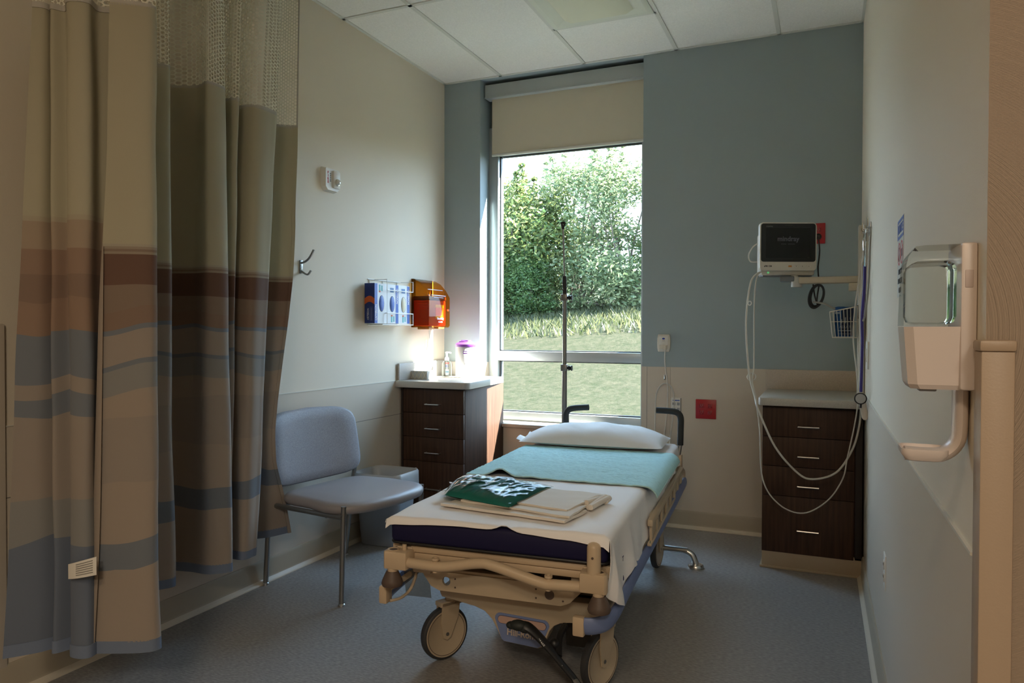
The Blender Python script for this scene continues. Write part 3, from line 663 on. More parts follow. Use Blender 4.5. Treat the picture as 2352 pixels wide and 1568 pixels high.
# glove boxes, each standing upright in the wire rack
gx0, gx1 = 0.012, 0.082
GYS = (3.535, 3.655, 3.785)
def glove_box(y0, y1, label, strip_side, filling, end_face, flip):
    hw = (y1 - y0 - 0.003) / 2; hh = 0.121
    t_ = thing('glove_box', label, 'glove box', (XL, (y0 + y1) / 2, 1.412), 0, 'glove boxes in the wire rack')
    a = MB(); a.prism(rrect(-hw, hw, -hh, hh, 0.004, 2), gx1 - gx0, YZ(gx0)); body = a.build('carton', glove_white, t_)
    oy = 0.004 if strip_side > 0 else -0.002
    a = MB(); a.prism(circ(-0.008 * strip_side, 0.0, 0.027, 24, 0.050), 0.0008, YZ(gx1)); op = a.build('opening', black_p, t_, False)
    a = MB(); a.lathe([(1.0, 0), (0.9, 0.35), (0.6, 0.8), (0.2, 1.0), (0.01, 1.02)], n=28, mtx=frame((gx1 + 0.0006, -0.008 * strip_side, 0), (0, 1, 0), (0, 0, 1)) @ Matrix.Diagonal((0.0255, 0.048, 0.006, 1))); a.build('gloves', filling, t_)
    sy0, sy1 = (hw - 0.03, hw) if strip_side > 0 else (-hw, -hw + 0.03)
    B('side_stripe', glove_mid, t_, (gx1, gx1 + 0.0008, sy0, sy1, -hh + 0.002, hh - 0.002), bev=0)
    text('lettering', 'CRITERION', 0.024, white_ink, t_, (gx1 + 0.0012, (sy0 + sy1) / 2, -0.055 if flip else 0.05), (0, 0, 1) if flip else (0, 0, -1), (0, -1, 0) if flip else (0, 1, 0), sx=0.78, bold=0.0006)
    for (dy, dz, ww, hz, mt) in ((-0.012, -0.095, 0.008, 0.036, glove_teal), (0.012, -0.092, 0.006, 0.034, glove_teal), (-0.012, -0.072, 0.008, 0.010, orange_ink)):
        s = -1 if flip else 1; B('printed_panel', mt, t_, (gx1, gx1 + 0.0008, s * dy * strip_side - ww, s * dy * strip_side + ww, s * dz - hz / 2, s * dz + hz / 2), bev=0)
    if end_face:
        B('end_panel', glove_blue, t_, (gx0, gx1, -hw - 0.0009, -hw, -hh + 0.001, hh - 0.001), bev=0)
        a = MB(); arc = [(0.012 + 0.07 * i / 10, 0.028 + 0.016 * sin(pi * i / 10)) for i in range(11)]
        a.prism(arc + [(x, z - 0.036) for x, z in arc[::-1]], 0.0008, frame((0, -hw - 0.0009, 0), (1, 0, 0), (0, 0, 1))); a.build('orange_band', orange_ink, t_, False)
        text('lettering', 'CRITERION', 0.017, white_ink, t_, (0.038, -hw - 0.0022, -0.065), (0, 0, 1), (-1, 0, 0), sx=0.8)
        B('small_print', M('faint_white_ink', (0.16, 0.19, 0.34), 0.6), t_, (0.052, 0.054, -hw - 0.0014, -hw - 0.0008, -0.105, -0.02), (0.058, 0.060, -hw - 0.0014, -hw - 0.0008, -0.105, -0.03), (0.064, 0.066, -hw - 0.0014, -hw - 0.0008, -0.105, -0.02), (0.026, 0.028, -hw - 0.0014, -hw - 0.0008, -0.09, -0.05), bev=0)
    else:
        a = MB(); a.box(gx1, gx1 + 0.0008, -0.03, 0.01, 0.072, 0.100); a.build('printed_hand', M('printed_glove', (0.07, 0.18, 0.40), 0.5), t_, False)
    return t_
glove_box(3.652, 3.788, 'glove box with dark blue end and orange band, nearest the chair', -1, nitrile, True, True)
glove_box(3.788, 3.916, 'middle glove box with blue gloves showing in its oval opening', 1, nitrile, False, False)
glove_box(3.916, 4.050, 'glove box with cream gloves, beside the amber container', 1, latex, False, False)
# the rack
t_ = wthing('glove_box_rack', 'white wire wall rack holding three glove boxes', 'rack', 3.850, 1.41)
a = MB(); ry0, ry1, rx = -0.155, 0.215, 0.098
for z0, z1 in ((0.085, 0.150), (-0.128, -0.055)):
    a.tube([(rx, ry0 + 0.07, z0 if z0 > 0 else z1), (rx, ry1, z0 if z0 > 0 else z1)], 0.0029, n=8)
    a.tube([(rx, ry1, z0), (rx, ry1, z1), (0.004, ry1, z1)], 0.0029, n=8)
    a.tube([(rx, ry0 + 0.07, z0), (rx, ry0 + 0.07, z1), (0.004, ry0 + 0.07, z1)], 0.0029, n=8)
a.build('front_wires', white_wire, t_)
a = MB()
a.tube([(0.004, ry0, 0.150), (0.004, ry1, 0.150)], 0.0029, n=8); a.tube([(0.004, ry0, -0.128), (0.004, ry1, -0.128)], 0.0029, n=8)
for y in (ry0 + 0.02, ry0 + 0.16, ry1 - 0.04): a.tube([(0.004, y, 0.150), (0.004, y, -0.128)], 0.0029, n=8)
for y in (ry0 + 0.02, ry1 - 0.02): a.tube([(0.004, y, -0.126), (rx, y, -0.126)], 0.0029, n=8)
a.tube([(rx, ry0 + 0.02, -0.126), (rx, ry1, -0.126)], 0.0029, n=8)
a.build('back_wires', white_wire, t_)
# sharps cabinet
t_ = wthing('sharps_cabinet', 'amber clear sharps container cabinet on the wall beside the glove boxes', 'sharps container', 4.205, 1.27)
prof = [(0, 0.0), (0.128, 0.0), (0.138, 0.012), (0.138, 0.205), (0.108, 0.255), (0.066, 0.300), (0.02, 0.325), (0, 0.325)]   # (out, up)
a = MB(); W = 0.285
def shell(off, y): return [a.bm.verts.new((x + (-off if x > 0.01 else 0), y, z + (off if z < 0.01 else -off if z > 0.3 else 0))) for x, z in prof]
L_ = [shell(0, 0.0), shell(0, W)]
for i in range(len(prof)): a.bm.faces.new((L_[0][i], L_[0][(i + 1) % 8], L_[1][(i + 1) % 8], L_[1][i]))
a.bm.faces.new(L_[0][::-1]); a.bm.faces.new(L_[1])
ed = [e for e in a.bm.edges if e.calc_face_angle(0) > 0.5]; bmesh.ops.bevel(a.bm, geom=ed, offset=0.010, segments=3, profile=0.5, affect='EDGES', clamp_overlap=True)
a.build('amber_housing', amber, t_)
B('flap_edge', M('pale_edge', (0.62, 0.58, 0.66), 0.3), t_, (0.104, 0.110, 0.03, W - 0.05, 0.252, 0.257), (0.134, 0.140, 0.03, W - 0.06, 0.212, 0.218), (0.137, 0.140, 0.06, W - 0.09, 0.200, 0.204), bev=0.001)
a = MB(); a.cyl((0.135, W - 0.025, 0.12), (0.146, W - 0.025, 0.12), 0.008, n=14); a.build('lock', chrome, t_)
text('lettering', 'SharpSafety', 0.021, white_ink, t_, (0.1395, 0.150, 0.06), (0, 1, 0), (0, 0, 1), sx=0.9, bold=0.0008)
text('lettering', 'in-room', 0.016, white_ink, t_, (0.1395, 0.150, 0.038), (0, 1, 0), (0, 0, 1), bold=0.0006)
B('bottom_latch', M('amber_solid', (0.38, 0.16, 0.02), 0.4), t_, (0.03, 0.12, 0.03, 0.10, -0.014, 0.001), (0.05, 0.13, 0.14, 0.22, -0.010, 0.001), bev=0.003)
t2 = wthing('sharps_bin', 'red sharps bin with yellow and orange label inside the amber cabinet', 'sharps bin', 4.217, 1.279)
a = MB(); a.box(0.008, 0.128, 0.0, 0.235, 0.0, 0.175, bev=0.008); a.build('bin', bins_red, t2)
B('lid', M('sharps_lid', (0.10, 0.02, 0.02), 0.4), t2, (0.008, 0.130, -0.003, 0.238, 0.175, 0.200), bev=0.005)
B('side_rib', M('sharps_rib', (0.62, 0.012, 0.02), 0.4), t2, *[(0.04, 0.12, -0.0022, 0.0005, 0.112 + i * 0.012, 0.118 + i * 0.012) for i in range(5)], bev=0.0005)
B('orange_label', orange_l, t2, (0.1278, 0.1288, 0.09, 0.20, 0.07, 0.125), bev=0)
for z0, z1 in ((0.050, 0.070), (0.125, 0.145)): B('yellow_label', yellow_l, t2, (0.1278, 0.1288, 0.09, 0.20, z0, z1), bev=0)
# clear plastic tail hanging below
a = MB(); a.tube([(0.07, 0.12, -0.012), (0.07, 0.125, -0.05), (0.072, 0.135, -0.09)], 0.006, n=8, smooth=4, flat=(1, 0.2, (1, 0, 0))); a.build('release_strap', clear_p, t_)

# ================================================================== BASE CABINETS
def base_cabinet(name, label, x0, x1, yf, ytop, zc, filler_left, wall_side):
    """four-drawer base unit: carcass, base, drawers with bar pulls"""
    t_ = thing(name, label, 'cabinet', ((x0 + x1) / 2, yf, 0)); ox = (x0 + x1) / 2
    dep = D - 0.006 - yf
    B('carcass', wood, t_, (x0 - ox, x1 - ox, 0.022, dep, 0.10, zc - 0.042), bev=0.001)
    B('plinth', M('plinth_vinyl', (0.42, 0.34, 0.24), 0.5), t_, (x0 - ox + 0.002, x1 - ox - 0.002, 0.004, dep, 0.0, 0.10), (x0 - ox - (0.008 if x0 > -1 else 0.0), x1 - ox - 0.002, -0.004, dep, 0.0, 0.012), bev=0.002)
    d0, d1 = (x0 + filler_left - ox, x1 - ox) if filler_left > 0 else (x0 - ox, x1 + filler_left - ox)
    zt = zc - 0.052; Z = [(zt - 0.152, zt), (zt - 0.307, zt - 0.155), (zt - 0.462, zt - 0.310), (0.088, zt - 0.465)]
    for i, (a0, a1) in enumerate(Z):
        dr = B('drawer', wood, t_, (d0 + 0.002, d1 - 0.002, 0.0, 0.0218, a0, a1), bev=0.0012)
        hz = (a1 - 0.095) if i < 3 else (a1 - 0.17); hc = (d0 + d1) / 2 + 0.005
        a = MB(); a.tube([(hc - 0.051, 0.0, hz), (hc - 0.051, -0.026, hz), (hc + 0.051, -0.026, hz), (hc + 0.051, 0.0, hz)], 0.0042, n=8); a.build('bar_pull', steel, dr)
    if filler_left: B('filler_strip', wood_in, t_, ((x0 - ox, d0 - 0.003, 0.004, 0.0218, 0.088, zt) if filler_left > 0 else (d1 + 0.003, x1 - ox, 0.004, 0.0218, 0.088, zt)), bev=0.001)
    return t_
base_cabinet('base_cabinet', 'dark walnut four-drawer cabinet under the sunny window corner', XL + 0.016, -2.087, 4.05, 0, 0.925, 0.018, 'l')
base_cabinet('base_cabinet', 'dark walnut four-drawer cabinet below the patient monitor', -0.314, xr(4.65) - 0.008, 4.055, 0, 0.902, -0.036, 'r')
# worktops
t_ = thing('worktop', 'pale speckled worktop with a low side upstand, half in sunlight', 'worktop', (XL, D, 0.925))
a = MB(); ol = [(0.001, -0.001), (0.001, -0.665)] + [(0.52 - 0.05 + 0.05 * sin(radians(q)), -0.615 - 0.05 * cos(radians(q))) for q in range(0, 91, 15)] + [(0.47, -0.001)]
ol = [(0.001, -0.001), (0.001, -0.665)] + [(0.475 + 0.05 * sin(radians(q)), -0.615 - 0.05 * cos(radians(q))) for q in range(0, 91, 15)] + [(0.475, -0.001)]
a.prism(ol, 0.042, Matrix.Translation((0, 0, -0.042)), bev=0.004); a.build('top', counter_m, t_)
B('upstand', counter_m, t_, (0.007, 0.021, -0.64, -0.016, 0.0, 0.110), (0.007, 0.285, -0.020, -0.005, 0.0, 0.100), bev=0.003)
t_ = thing('worktop', 'beige speckled worktop with a tall backsplash, in shade below the monitor', 'worktop', (-0.332, D, 0.902))
wr_ = xr(4.3) + 0.332 - 0.008
a = MB(); ol = [(0.045, -0.001), (0.0, -0.05), (0.0, -0.61)] + [(0.035 - 0.035 * cos(radians(q)), -0.625 - 0.035 * sin(radians(q))) for q in range(0, 91, 15)] + [(wr_ , -0.66), (wr_, -0.001)]
ol[0] = (0.0, -0.001); del ol[1]
a.prism(ol, 0.040, Matrix.Translation((0, 0, -0.040)), bev=0.004); a.build('top', counter_m, t_)
B('backsplash', splash_m, t_, (-0.010, wr_, -0.020, -0.005, 0.0, 0.116), bev=0.002)

# things on the left worktop
CZ = 0.925
t_ = thing('tissue_box', 'small grey tissue box with a diamond pattern on the worktop', 'tissue box', (-2.480, 4.165, CZ), 0.0)
B('carton', tissue_m, t_, (-0.062, 0.062, 0.0, 0.11, 0.0005, 0.055), bev=0.002)
a = MB()
for i in range(4):
    x = -0.06 + 0.03 * i
    for s in (1, -1):
        p0, p1 = ((x, 0.002), (x + 0.03, 0.053)) if s > 0 else ((x, 0.053), (x + 0.03, 0.002))
        a.tube([(p0[0], -0.0004, p0[1]), (p1[0], -0.0004, p1[1])], 0.0016, n=4)
a.build('printed_lines', tissue_l, t_, False)
a = MB(); a.prism(circ(0, 0.055, 0.04, 18, 0.02), 0.0006, Matrix.Translation((0, 0, 0.055))); a.build('opening', M('tissue_white', (0.75, 0.75, 0.73), 0.9), t_)
t_ = thing('sanitizer_bottle', 'clear hand sanitizer pump bottle beside the white wipes canister', 'pump bottle', (-2.455, 4.505, CZ))
a = MB(); sec = rrect(-0.034, 0.034, -0.024, 0.024, 0.014, 4)
rings = []
for k_, z in ((0.97, 0.001), (1, 0.006), (1, 0.088), (0.9, 0.100), (0.5, 0.110), (0.38, 0.114)): rings.append([a.bm.verts.new((x * k_, y * k_, z)) for x, y in sec])
for A, Bq in zip(rings, rings[1:]):
    for j in range(len(sec)): a.bm.faces.new((A[j], A[(j + 1) % len(sec)], Bq[(j + 1) % len(sec)], Bq[j]))
a.bm.faces.new(rings[0][::-1]); a.bm.faces.new(rings[-1]); a.build('bottle', bottle_m, t_)
a = MB(); a.lathe([(0.014, 0.112), (0.015, 0.116), (0.015, 0.128), (0.010, 0.136), (0.0055, 0.140), (0.0055, 0.164), (0.010, 0.166), (0.010, 0.172), (0.004, 0.174)], n=18); a.tube([(0, 0, 0.170), (0.022, -0.004, 0.170), (0.036, -0.006, 0.166)], 0.0045, n=8, smooth=3); a.build('pump', M('pump_white', (0.76, 0.77, 0.75), 0.4), t_)
a = MB(); a.tube([(0, 0, 0.112), (0.002, 0, 0.01)], 0.003, n=8); a.build('dip_tube', white_p, t_)
B('label', M('label_teal', (0.42, 0.55, 0.56), 0.5), t_, (0.002, 0.030, -0.0246, -0.0238, 0.012, 0.052), bev=0)
B('red_label_band', red_ink, t_, (0.002, 0.030, -0.0246, -0.0238, 0.092, 0.099), bev=0)
text('lettering', 'PURELL', 0.013, blue_ink, t_, (0.016, -0.0250, 0.074), (1, 0, 0), (0, 0, 1), sx=0.6, bold=0.0004)
B('small_print', M('ink_blue_grey', (0.10, 0.22, 0.33), 0.6), t_, (0.004, 0.028, -0.0246, -0.0238, 0.060, 0.063), (0.004, 0.028, -0.0250, -0.0240, 0.030, 0.040), bev=0)
t_ = thing('wipes_canister', 'large white wipes canister with a purple lid on the worktop', 'canister', (-2.295, 4.480, CZ))
R_ = 0.068
a = MB(); a.lathe([(R_ - 0.004, 0.0005), (R_, 0.005), (R_, 0.212), (R_ - 0.003, 0.216)], n=36); a.build('tub', can_white, t_)
a = MB(); a.lathe([(R_ + 0.002, 0.212), (R_ + 0.003, 0.216), (R_ + 0.003, 0.229), (R_ - 0.010, 0.240), (0.046, 0.244), (0.044, 0.250), (0.030, 0.253), (0.002, 0.253)], n=36); lid = a.build('lid', purple, t_)
B('lid_tab', purple, lid, (-0.020, 0.034, -0.03, 0.03, 0.250, 0.2575), bev=0.003)
def curved(mb, a0, a1, z0, z1, r, n=8): mb.grid(lambda u, v: (r * sin(radians(a0 + (a1 - a0) * u)), -r * cos(radians(a0 + (a1 - a0) * u)), z0 + (z1 - z0) * v), n, 1)
a = MB(); curved(a, 14, 38, 0.180, 0.186, R_ + 0.0006); curved(a, 14, 38, 0.164, 0.172, R_ + 0.0006); curved(a, 14, 17, 0.166, 0.184, R_ + 0.0006); a.build('logo', purple, t_)
a = MB(); curved(a, 14, 36, 0.1505, 0.152, R_ + 0.0006); curved(a, 20, 30, 0.094, 0.098, R_ + 0.0006); curved(a, 21, 23, 0.085, 0.107, R_ + 0.0006); curved(a, 27, 29, 0.085, 0.107, R_ + 0.0006); curved(a, 14, 36, 0.040, 0.0412, R_ + 0.0006); a.build('printed_marks', M('grey_ink', (0.35, 0.36, 0.37), 0.6), t_)

# ================================================================== VISITOR CHAIR
t_ = thing('visitor_chair', 'armless grey upholstered visitor chair against the beige wall', 'chair', (-2.211, 3.0105, 0), radians(-8.2))
W0, W1 = -0.30, 0.30
def seat_fn(z, bulge):
    return None
a = MB()
def seat_out(n=40):
    P = []
    for i in range(n):
        th = 2 * pi * i / n; c, s = cos(th), sin(th)
        x = 0.245 * (abs(c) ** 0.42) * (1 if c > 0 else -1); y = 0.310 * (abs(s) ** 0.38) * (1 if s > 0 else -1)
        if c > 0: x += 0.055 * (1 - (y / 0.31) ** 2)
        else: y *= 0.93
        P.append((x + 0.045, y))
    return P
so = seat_out(); rings = []
for k_, z in ((0.90, 0.412), (0.98, 0.418), (1.0, 0.432), (1.0, 0.446), (0.97, 0.458), (0.88, 0.466), (0.6, 0.472), (0.25, 0.474)): rings.append([a.bm.verts.new(((x - 0.05) * k_ + 0.05, y * k_, z)) for x, y in so])
for A, Bq in zip(rings, rings[1:]):
    for j in range(len(so)): a.bm.faces.new((A[j], A[(j + 1) % len(so)], Bq[(j + 1) % len(so)], Bq[j]))
a.bm.faces.new(rings[0][::-1]); a.bm.faces.new(rings[-1]); a.build('seat', chair_s, t_, True, 70)
a = MB()
bo = []
for i in range(44):
    th = 2 * pi * i / 44; c, s = cos(th), sin(th)
    y = 0.300 * (abs(c) ** 0.30) * (1 if c > 0 else -1); zz = 0.172 * (abs(s) ** 0.34) * (1 if s > 0 else -1)
    y *= 1.0 - 0.03 * (zz / 0.172); zz += 0.020 * (1 - (y / 0.3) ** 2) * (1 if zz > 0 else -0.6); bo.append((y, zz))
rings = []
for k_, d in ((0.90, -0.020), (0.985, -0.014), (1.0, 0.0), (0.99, 0.012), (0.94, 0.022), (0.70, 0.028), (0.3, 0.029)):
    rings.append([a.bm.verts.new((-0.215 + d - 0.12 * z * k_ - 0.05 * (1 - (y * k_ / 0.3) ** 2), y * k_, 0.655 + z * k_)) for y, z in bo])
for A, Bq in zip(rings, rings[1:]):
    for j in range(len(bo)): a.bm.faces.new((A[j], A[(j + 1) % len(bo)], Bq[(j + 1) % len(bo)], Bq[j]))
a.bm.faces.new(rings[0][::-1]); a.bm.faces.new(rings[-1]); a.build('backrest', chair_f, t_, True, 70)
for s in (-1, 1):
    fy = s * 0.278
    a = MB(); a.tube([(0.255, fy, 0.455), (0.240, fy, 0.006)], 0.0125, n=14); lg = a.build('leg', grey_metal, t_)
    a = MB(); a.lathe([(0.0165, 0.0), (0.0165, 0.008), (0.013, 0.012)], c=(0.240, fy, 0.0), n=14); a.build('glide', steel, lg)
    ry = s * 0.272
    a = MB(); a.tube([(-0.212, s * 0.290, 0.625), (-0.222, s * 0.288, 0.50), (-0.235, s * 0.284, 0.40), (-0.278, ry, 0.006)], 0.0125, n=14, smooth=5); lg = a.build('leg', grey_metal, t_)
    a = MB(); a.lathe([(0.0165, 0.0), (0.0165, 0.008), (0.013, 0.012)], c=(-0.278, ry, 0.0), n=14); a.build('glide', steel, lg)
    a = MB(); a.tube([(-0.232, s * 0.287, 0.405), (0.255, s * 0.288, 0.405)], 0.011, n=12, flat=(0.8, 1.1, (0, 0, 1))); a.build('seat_rail', grey_metal, t_)
for cx_ in (-0.185, 0.15):
    a = MB(); a.tube([(cx_, -0.285, 0.400), (cx_, 0.285, 0.400)], 0.011, n=10); a.build('cross_rail', grey_metal, t_)

# ================================================================== WASTE BIN
t_ = thing('waste_bin', 'grey-blue rectangular waste bin between the chair and the walnut cabinet', 'bin', (-2.385, 3.63, 0), radians(2))
a = MB(); rings = []
for sx, sy, z in ((0.120, 0.092, 0.001), (0.126, 0.098, 0.006), (0.150, 0.124, 0.395), (0.158, 0.132, 0.397), (0.158, 0.132, 0.412), (0.150, 0.124, 0.412), (0.146, 0.120, 0.39), (0.120, 0.092, 0.012)):
    rings.append([a.bm.verts.new((x, y, z)) for x, y in rrect(-sx, sx, -sy, sy, 0.045, 5)])
for A, Bq in zip(rings, rings[1:]):
    for j in range(len(A)): a.bm.faces.new((A[j], A[(j + 1) % len(A)], Bq[(j + 1) % len(A)], Bq[j]))
a.bm.faces.new(rings[0][::-1]); a.bm.faces.new(rings[-1]); a.build('bin', bin_m, t_, True, 50)
a = MB(); rings = []
for sx, sy, z in ((0.110, 0.084, 0.03), (0.140, 0.114, 0.36), (0.147, 0.121, 0.415), (0.154, 0.128, 0.424), (0.1625, 0.1365, 0.412), (0.163, 0.137, 0.36), (0.164, 0.138, 0.33)):
    rings.append([a.bm.verts.new((x * (1 + 0.02 * nz(x * 30, y * 30, z * 12)), y * (1 + 0.02 * nz(x * 30, y * 30, z * 12 + 5)), z + (0.012 * nz(x * 25, y * 25, 2) if z > 0.38 or z < 0.31 else 0))) for x, y in rrect(-sx, sx, -sy, sy, 0.045, 9)])
for A, Bq in zip(rings, rings[1:]):
    for j in range(len(A)): a.bm.faces.new((A[j], A[(j + 1) % len(A)], Bq[(j + 1) % len(A)], Bq[j]))
a.build('bin_liner', liner_m, t_, True, 70)

# ================================================================== STRETCHER
BX, BY, BR = -1.0765, 3.1066, radians(4.4)
def bthing(name, label, cat, lx=0, ly=0, lz=0, group=None):
    return thing(name, label, cat, (BX + lx * cos(BR) - ly * sin(BR), BY + lx * sin(BR) + ly * cos(BR), lz), BR, group)
st = bthing('hospital_stretcher', 'tan wheeled hospital stretcher with blue bumpers in the middle of the room', 'stretcher')
MT, MBZ = 0.612, 0.515      # mattress top and underside
# deck
B('deck', M('deck_dark', (0.035, 0.030, 0.027), 0.6), st, (-0.355, 0.355, -0.90, 0.97, 0.485, 0.512), bev=0.004)
a = MB(); a.box(-0.31, 0.31, -0.935, -0.900, 0.488, 0.510, bev=0.004); a.box(-0.31, 0.31, -0.930, -0.902, 0.462, 0.486, bev=0.004)
for s in (-1, 1): a.box(s * 0.372 - 0.014, s * 0.372 + 0.014, -0.92, 0.97, 0.470, 0.508, bev=0.004)
a.box(-0.37, 0.37, 0.955, 0.985, 0.47, 0.508, bev=0.004)
a.build('deck_frame', bed_p, st)
# corner blocks at the foot
for s in (-1, 1):
    a = MB()
    ol = [(s * 0.300, -0.990), (s * 0.372, -0.990)] + [(s * (0.360 + 0.028 * cos(radians(q))), -0.975 + 0.028 * sin(radians(q))) for q in (-45, -15, 15, 45, 80)] + [(s * 0.375, -0.93), (s * 0.362, -0.895), (s * 0.310, -0.895), (s * 0.296, -0.93)]
    a.prism(ol if s > 0 else ol[::-1], 0.062, Matrix.Translation((0, 0, 0.438)), bev=0.006)
    a.box(min(s * 0.30, s * 0.36), max(s * 0.30, s * 0.36), -0.94, -0.86, 0.462, 0.506, bev=0.005)
    a.cyl((s * 0.358, -0.972, 0.425), (s * 0.358, -0.972, 0.440), 0.018, n=18)
    blk = a.build('corner_block', bed_p, st)
    a = MB(); a.lathe([(0.018, 0.0), (0.021, 0.0), (0.021, 0.003), (0.016, 0.003), (0.014, 0.001)], c=(s * 0.358, -0.966, 0.500), n=20); a.build('socket_ring', bed_p, blk)
    a = MB(); a.cyl((s * 0.358, -0.966, 0.4985), (s * 0.358, -0.966, 0.5012), 0.014, n=18); a.build('socket_hole', brown_rub, blk)
    a = MB(); a.lathe([(0.020, 0.430), (0.022, 0.426), (0.034, 0.400), (0.037, 0.388), (0.034, 0.380), (0.018, 0.377)], c=(s * 0.360, -0.972, 0), n=24); a.build('rubber_bumper', brown_rub, blk)
    if s < 0:
        a = MB(); a.cyl((-0.322, -0.955, 0.498), (-0.322, -0.955, 0.519), 0.0075, n=14); a.build('pin', bed_p, blk)
a = MB(); a.lathe([(0.022, 0.480), (0.022, 0.565), (0.021, 0.572), (0.017, 0.579), (0.009, 0.583), (0.001, 0.584)], c=(0.342, -0.968, 0.010), n=24); po_ = a.build('corner_post', bed_p, st)
a = MB(); a.cyl((0.342, -0.989, 0.550), (0.342, -0.9915, 0.550), 0.004, n=12); a.build('rivet', brown_rub, po_)
# foot push bar
a = MB(); a.tube([(-0.305, -0.968, 0.462), (-0.225, -0.968, 0.460), (-0.165, -0.968, 0.462), (-0.05, -0.968, 0.486), (0.01, -0.968, 0.484), (0.165, -0.968, 0.448), (0.22, -0.968, 0.446), (0.305, -0.968, 0.450)], 0.0175, n=18, smooth=5)
pb = a.build('push_bar', bed_p, st)
for x, z in ((-0.20, 0.4615), (0.195, 0.4475)):
    a = MB(); a.lathe([(0.009, -0.022), (0.009, 0.016), (0.013, 0.020), (0.013, 0.027), (0.008, 0.027), (0.008, 0.020)], c=(x, -0.968, z), n=18); a.build('collar', bed_p, pb)
# cross beam under the foot end
a = MB(); ol = [(-0.300, 0.402), (-0.300, 0.385), (-0.272, 0.348), (-0.24, 0.335), (0.205, 0.335), (0.235, 0.348), (0.275, 0.390), (0.275, 0.402)]
a.prism(ol, 0.012, frame((0, -0.84, 0), (1, 0, 0), (0, 0, 1)), holes=[circ(-0.212, 0.370, 0.0155, 20)], bev=0.0)
a.box(-0.30, 0.275, -0.846, -0.80, 0.400, 0.412, bev=0.003)
cb_ = a.build('cross_beam', bed_p2, st)
a = MB(); a.cyl((0.165, -0.8515, 0.368), (0.165, -0.8535, 0.368), 0.0165, n=20)
a.build('plug', brown_rub, cb_)
a = MB()
for x, z in ((-0.178, 0.382), (-0.178, 0.352), (0.118, 0.382), (0.118, 0.352), (0.212, 0.352)): a.cyl((x, -0.8515, z), (x, -0.8535, z), 0.0032, n=10)
a.build('bolt', brown_rub, cb_)
for s in (-1, 1):
    a = MB(); a.box(s * 0.285 - 0.035, s * 0.285 + 0.035, -0.90, -0.70, 0.405, 0.463, bev=0.006); a.build('deck_bracket', bed_p2, st)
a = MB(); a.grid(lambda u, v: (-0.375 + 0.085 * u + 0.01 * v, -0.86 + 0.03 * u, 0.400 - 0.095 * v - 0.01 * u), 6, 6, 0.002); a.build('clear_flap', translucent_strap, st)
# base shroud
fas = [(-0.290, 0.300), (-0.290, 0.285), (-0.282, 0.268), (-0.240, 0.262), (-0.150, 0.248), (-0.112, 0.236), (-0.085, 0.212), (-0.068, 0.185), (-0.048, 0.146), (-0.038, 0.136), (0.090, 0.128), (0.104, 0.134),
       (0.122, 0.165), (0.134, 0.196), (0.150, 0.216), (0.172, 0.228), (0.205, 0.234), (0.300, 0.240), (0.330, 0.252), (0.342, 0.275), (0.345, 0.300), (0.320, 0.312), (-0.270, 0.312)]
a = MB(); a.prism(fas, 0.08, frame((0, -0.66, 0), (1, 0, 0), (0, 0, 1)), bev=0.006)
a.prism(rrect(-0.290, 0.345, -0.70, 0.80, 0.06, 4), 0.062, Matrix.Translation((0, 0, 0.25)), bev=0.01)
a.box(-0.30, 0.31, -0.62, 0.70, 0.200, 0.29, bev=0.02)
shr = a.build('base_shroud', bed_p2, st)
pl_o = rrect(-0.072, 0.132, 0.134, 0.240, 0.022, 5)
pl_o = [(-0.048, 0.240)] + [(-0.050 - 0.020 * sin(radians(q)), 0.220 + 0.020 * cos(radians(q))) for q in (20, 45, 70, 95)] + [(-0.045, 0.147), (-0.036, 0.140), (0.090, 0.132), (0.101, 0.138), (0.130, 0.205)] + [(0.112 + 0.021 * cos(radians(q)), 0.213 + 0.021 * sin(radians(q))) for q in (0, 25, 50, 75)]
a = MB(); a.prism(pl_o[::-1], 0.0015, frame((0, -0.7405, 0), (1, 0, 0), (0, 0, 1))); em = a.build('emblem_plate', blue_p, st, False)
def stadium(x0, z0, x1, z1, r): 
    an = atan2(z1 - z0, x1 - x0); P = []
    for i in range(9): t_ = an + pi / 2 + pi * i / 8; P.append((x0 + r * cos(t_), z0 + r * sin(t_)))
    for i in range(9): t_ = an - pi / 2 + pi * i / 8; P.append((x1 + r * cos(t_), z1 + r * sin(t_)))
    return P
a = MB(); a.prism(stadium(-0.045, 0.217, 0.108, 0.211, 0.0145), 0.001, frame((0, -0.742, 0), (1, 0, 0), (0, 0, 1))); a.build('slot_outline', ink, em, False)
a = MB(); a.prism(stadium(-0.045, 0.217, 0.108, 0.211, 0.0132), 0.0014, frame((0, -0.742, 0), (1, 0, 0), (0, 0, 1))); a.build('slot_inlay', M('inlay_pink', (0.50, 0.33, 0.27), 0.45), em, False)
text('lettering', 'Hill-Rom', 0.034, M('letter_tan', (0.66, 0.58, 0.52), 0.5), em, (0.030, -0.7432, 0.173), (1, 0, -0.045), (0, 0, 1), sx=0.88, bold=0.0007)
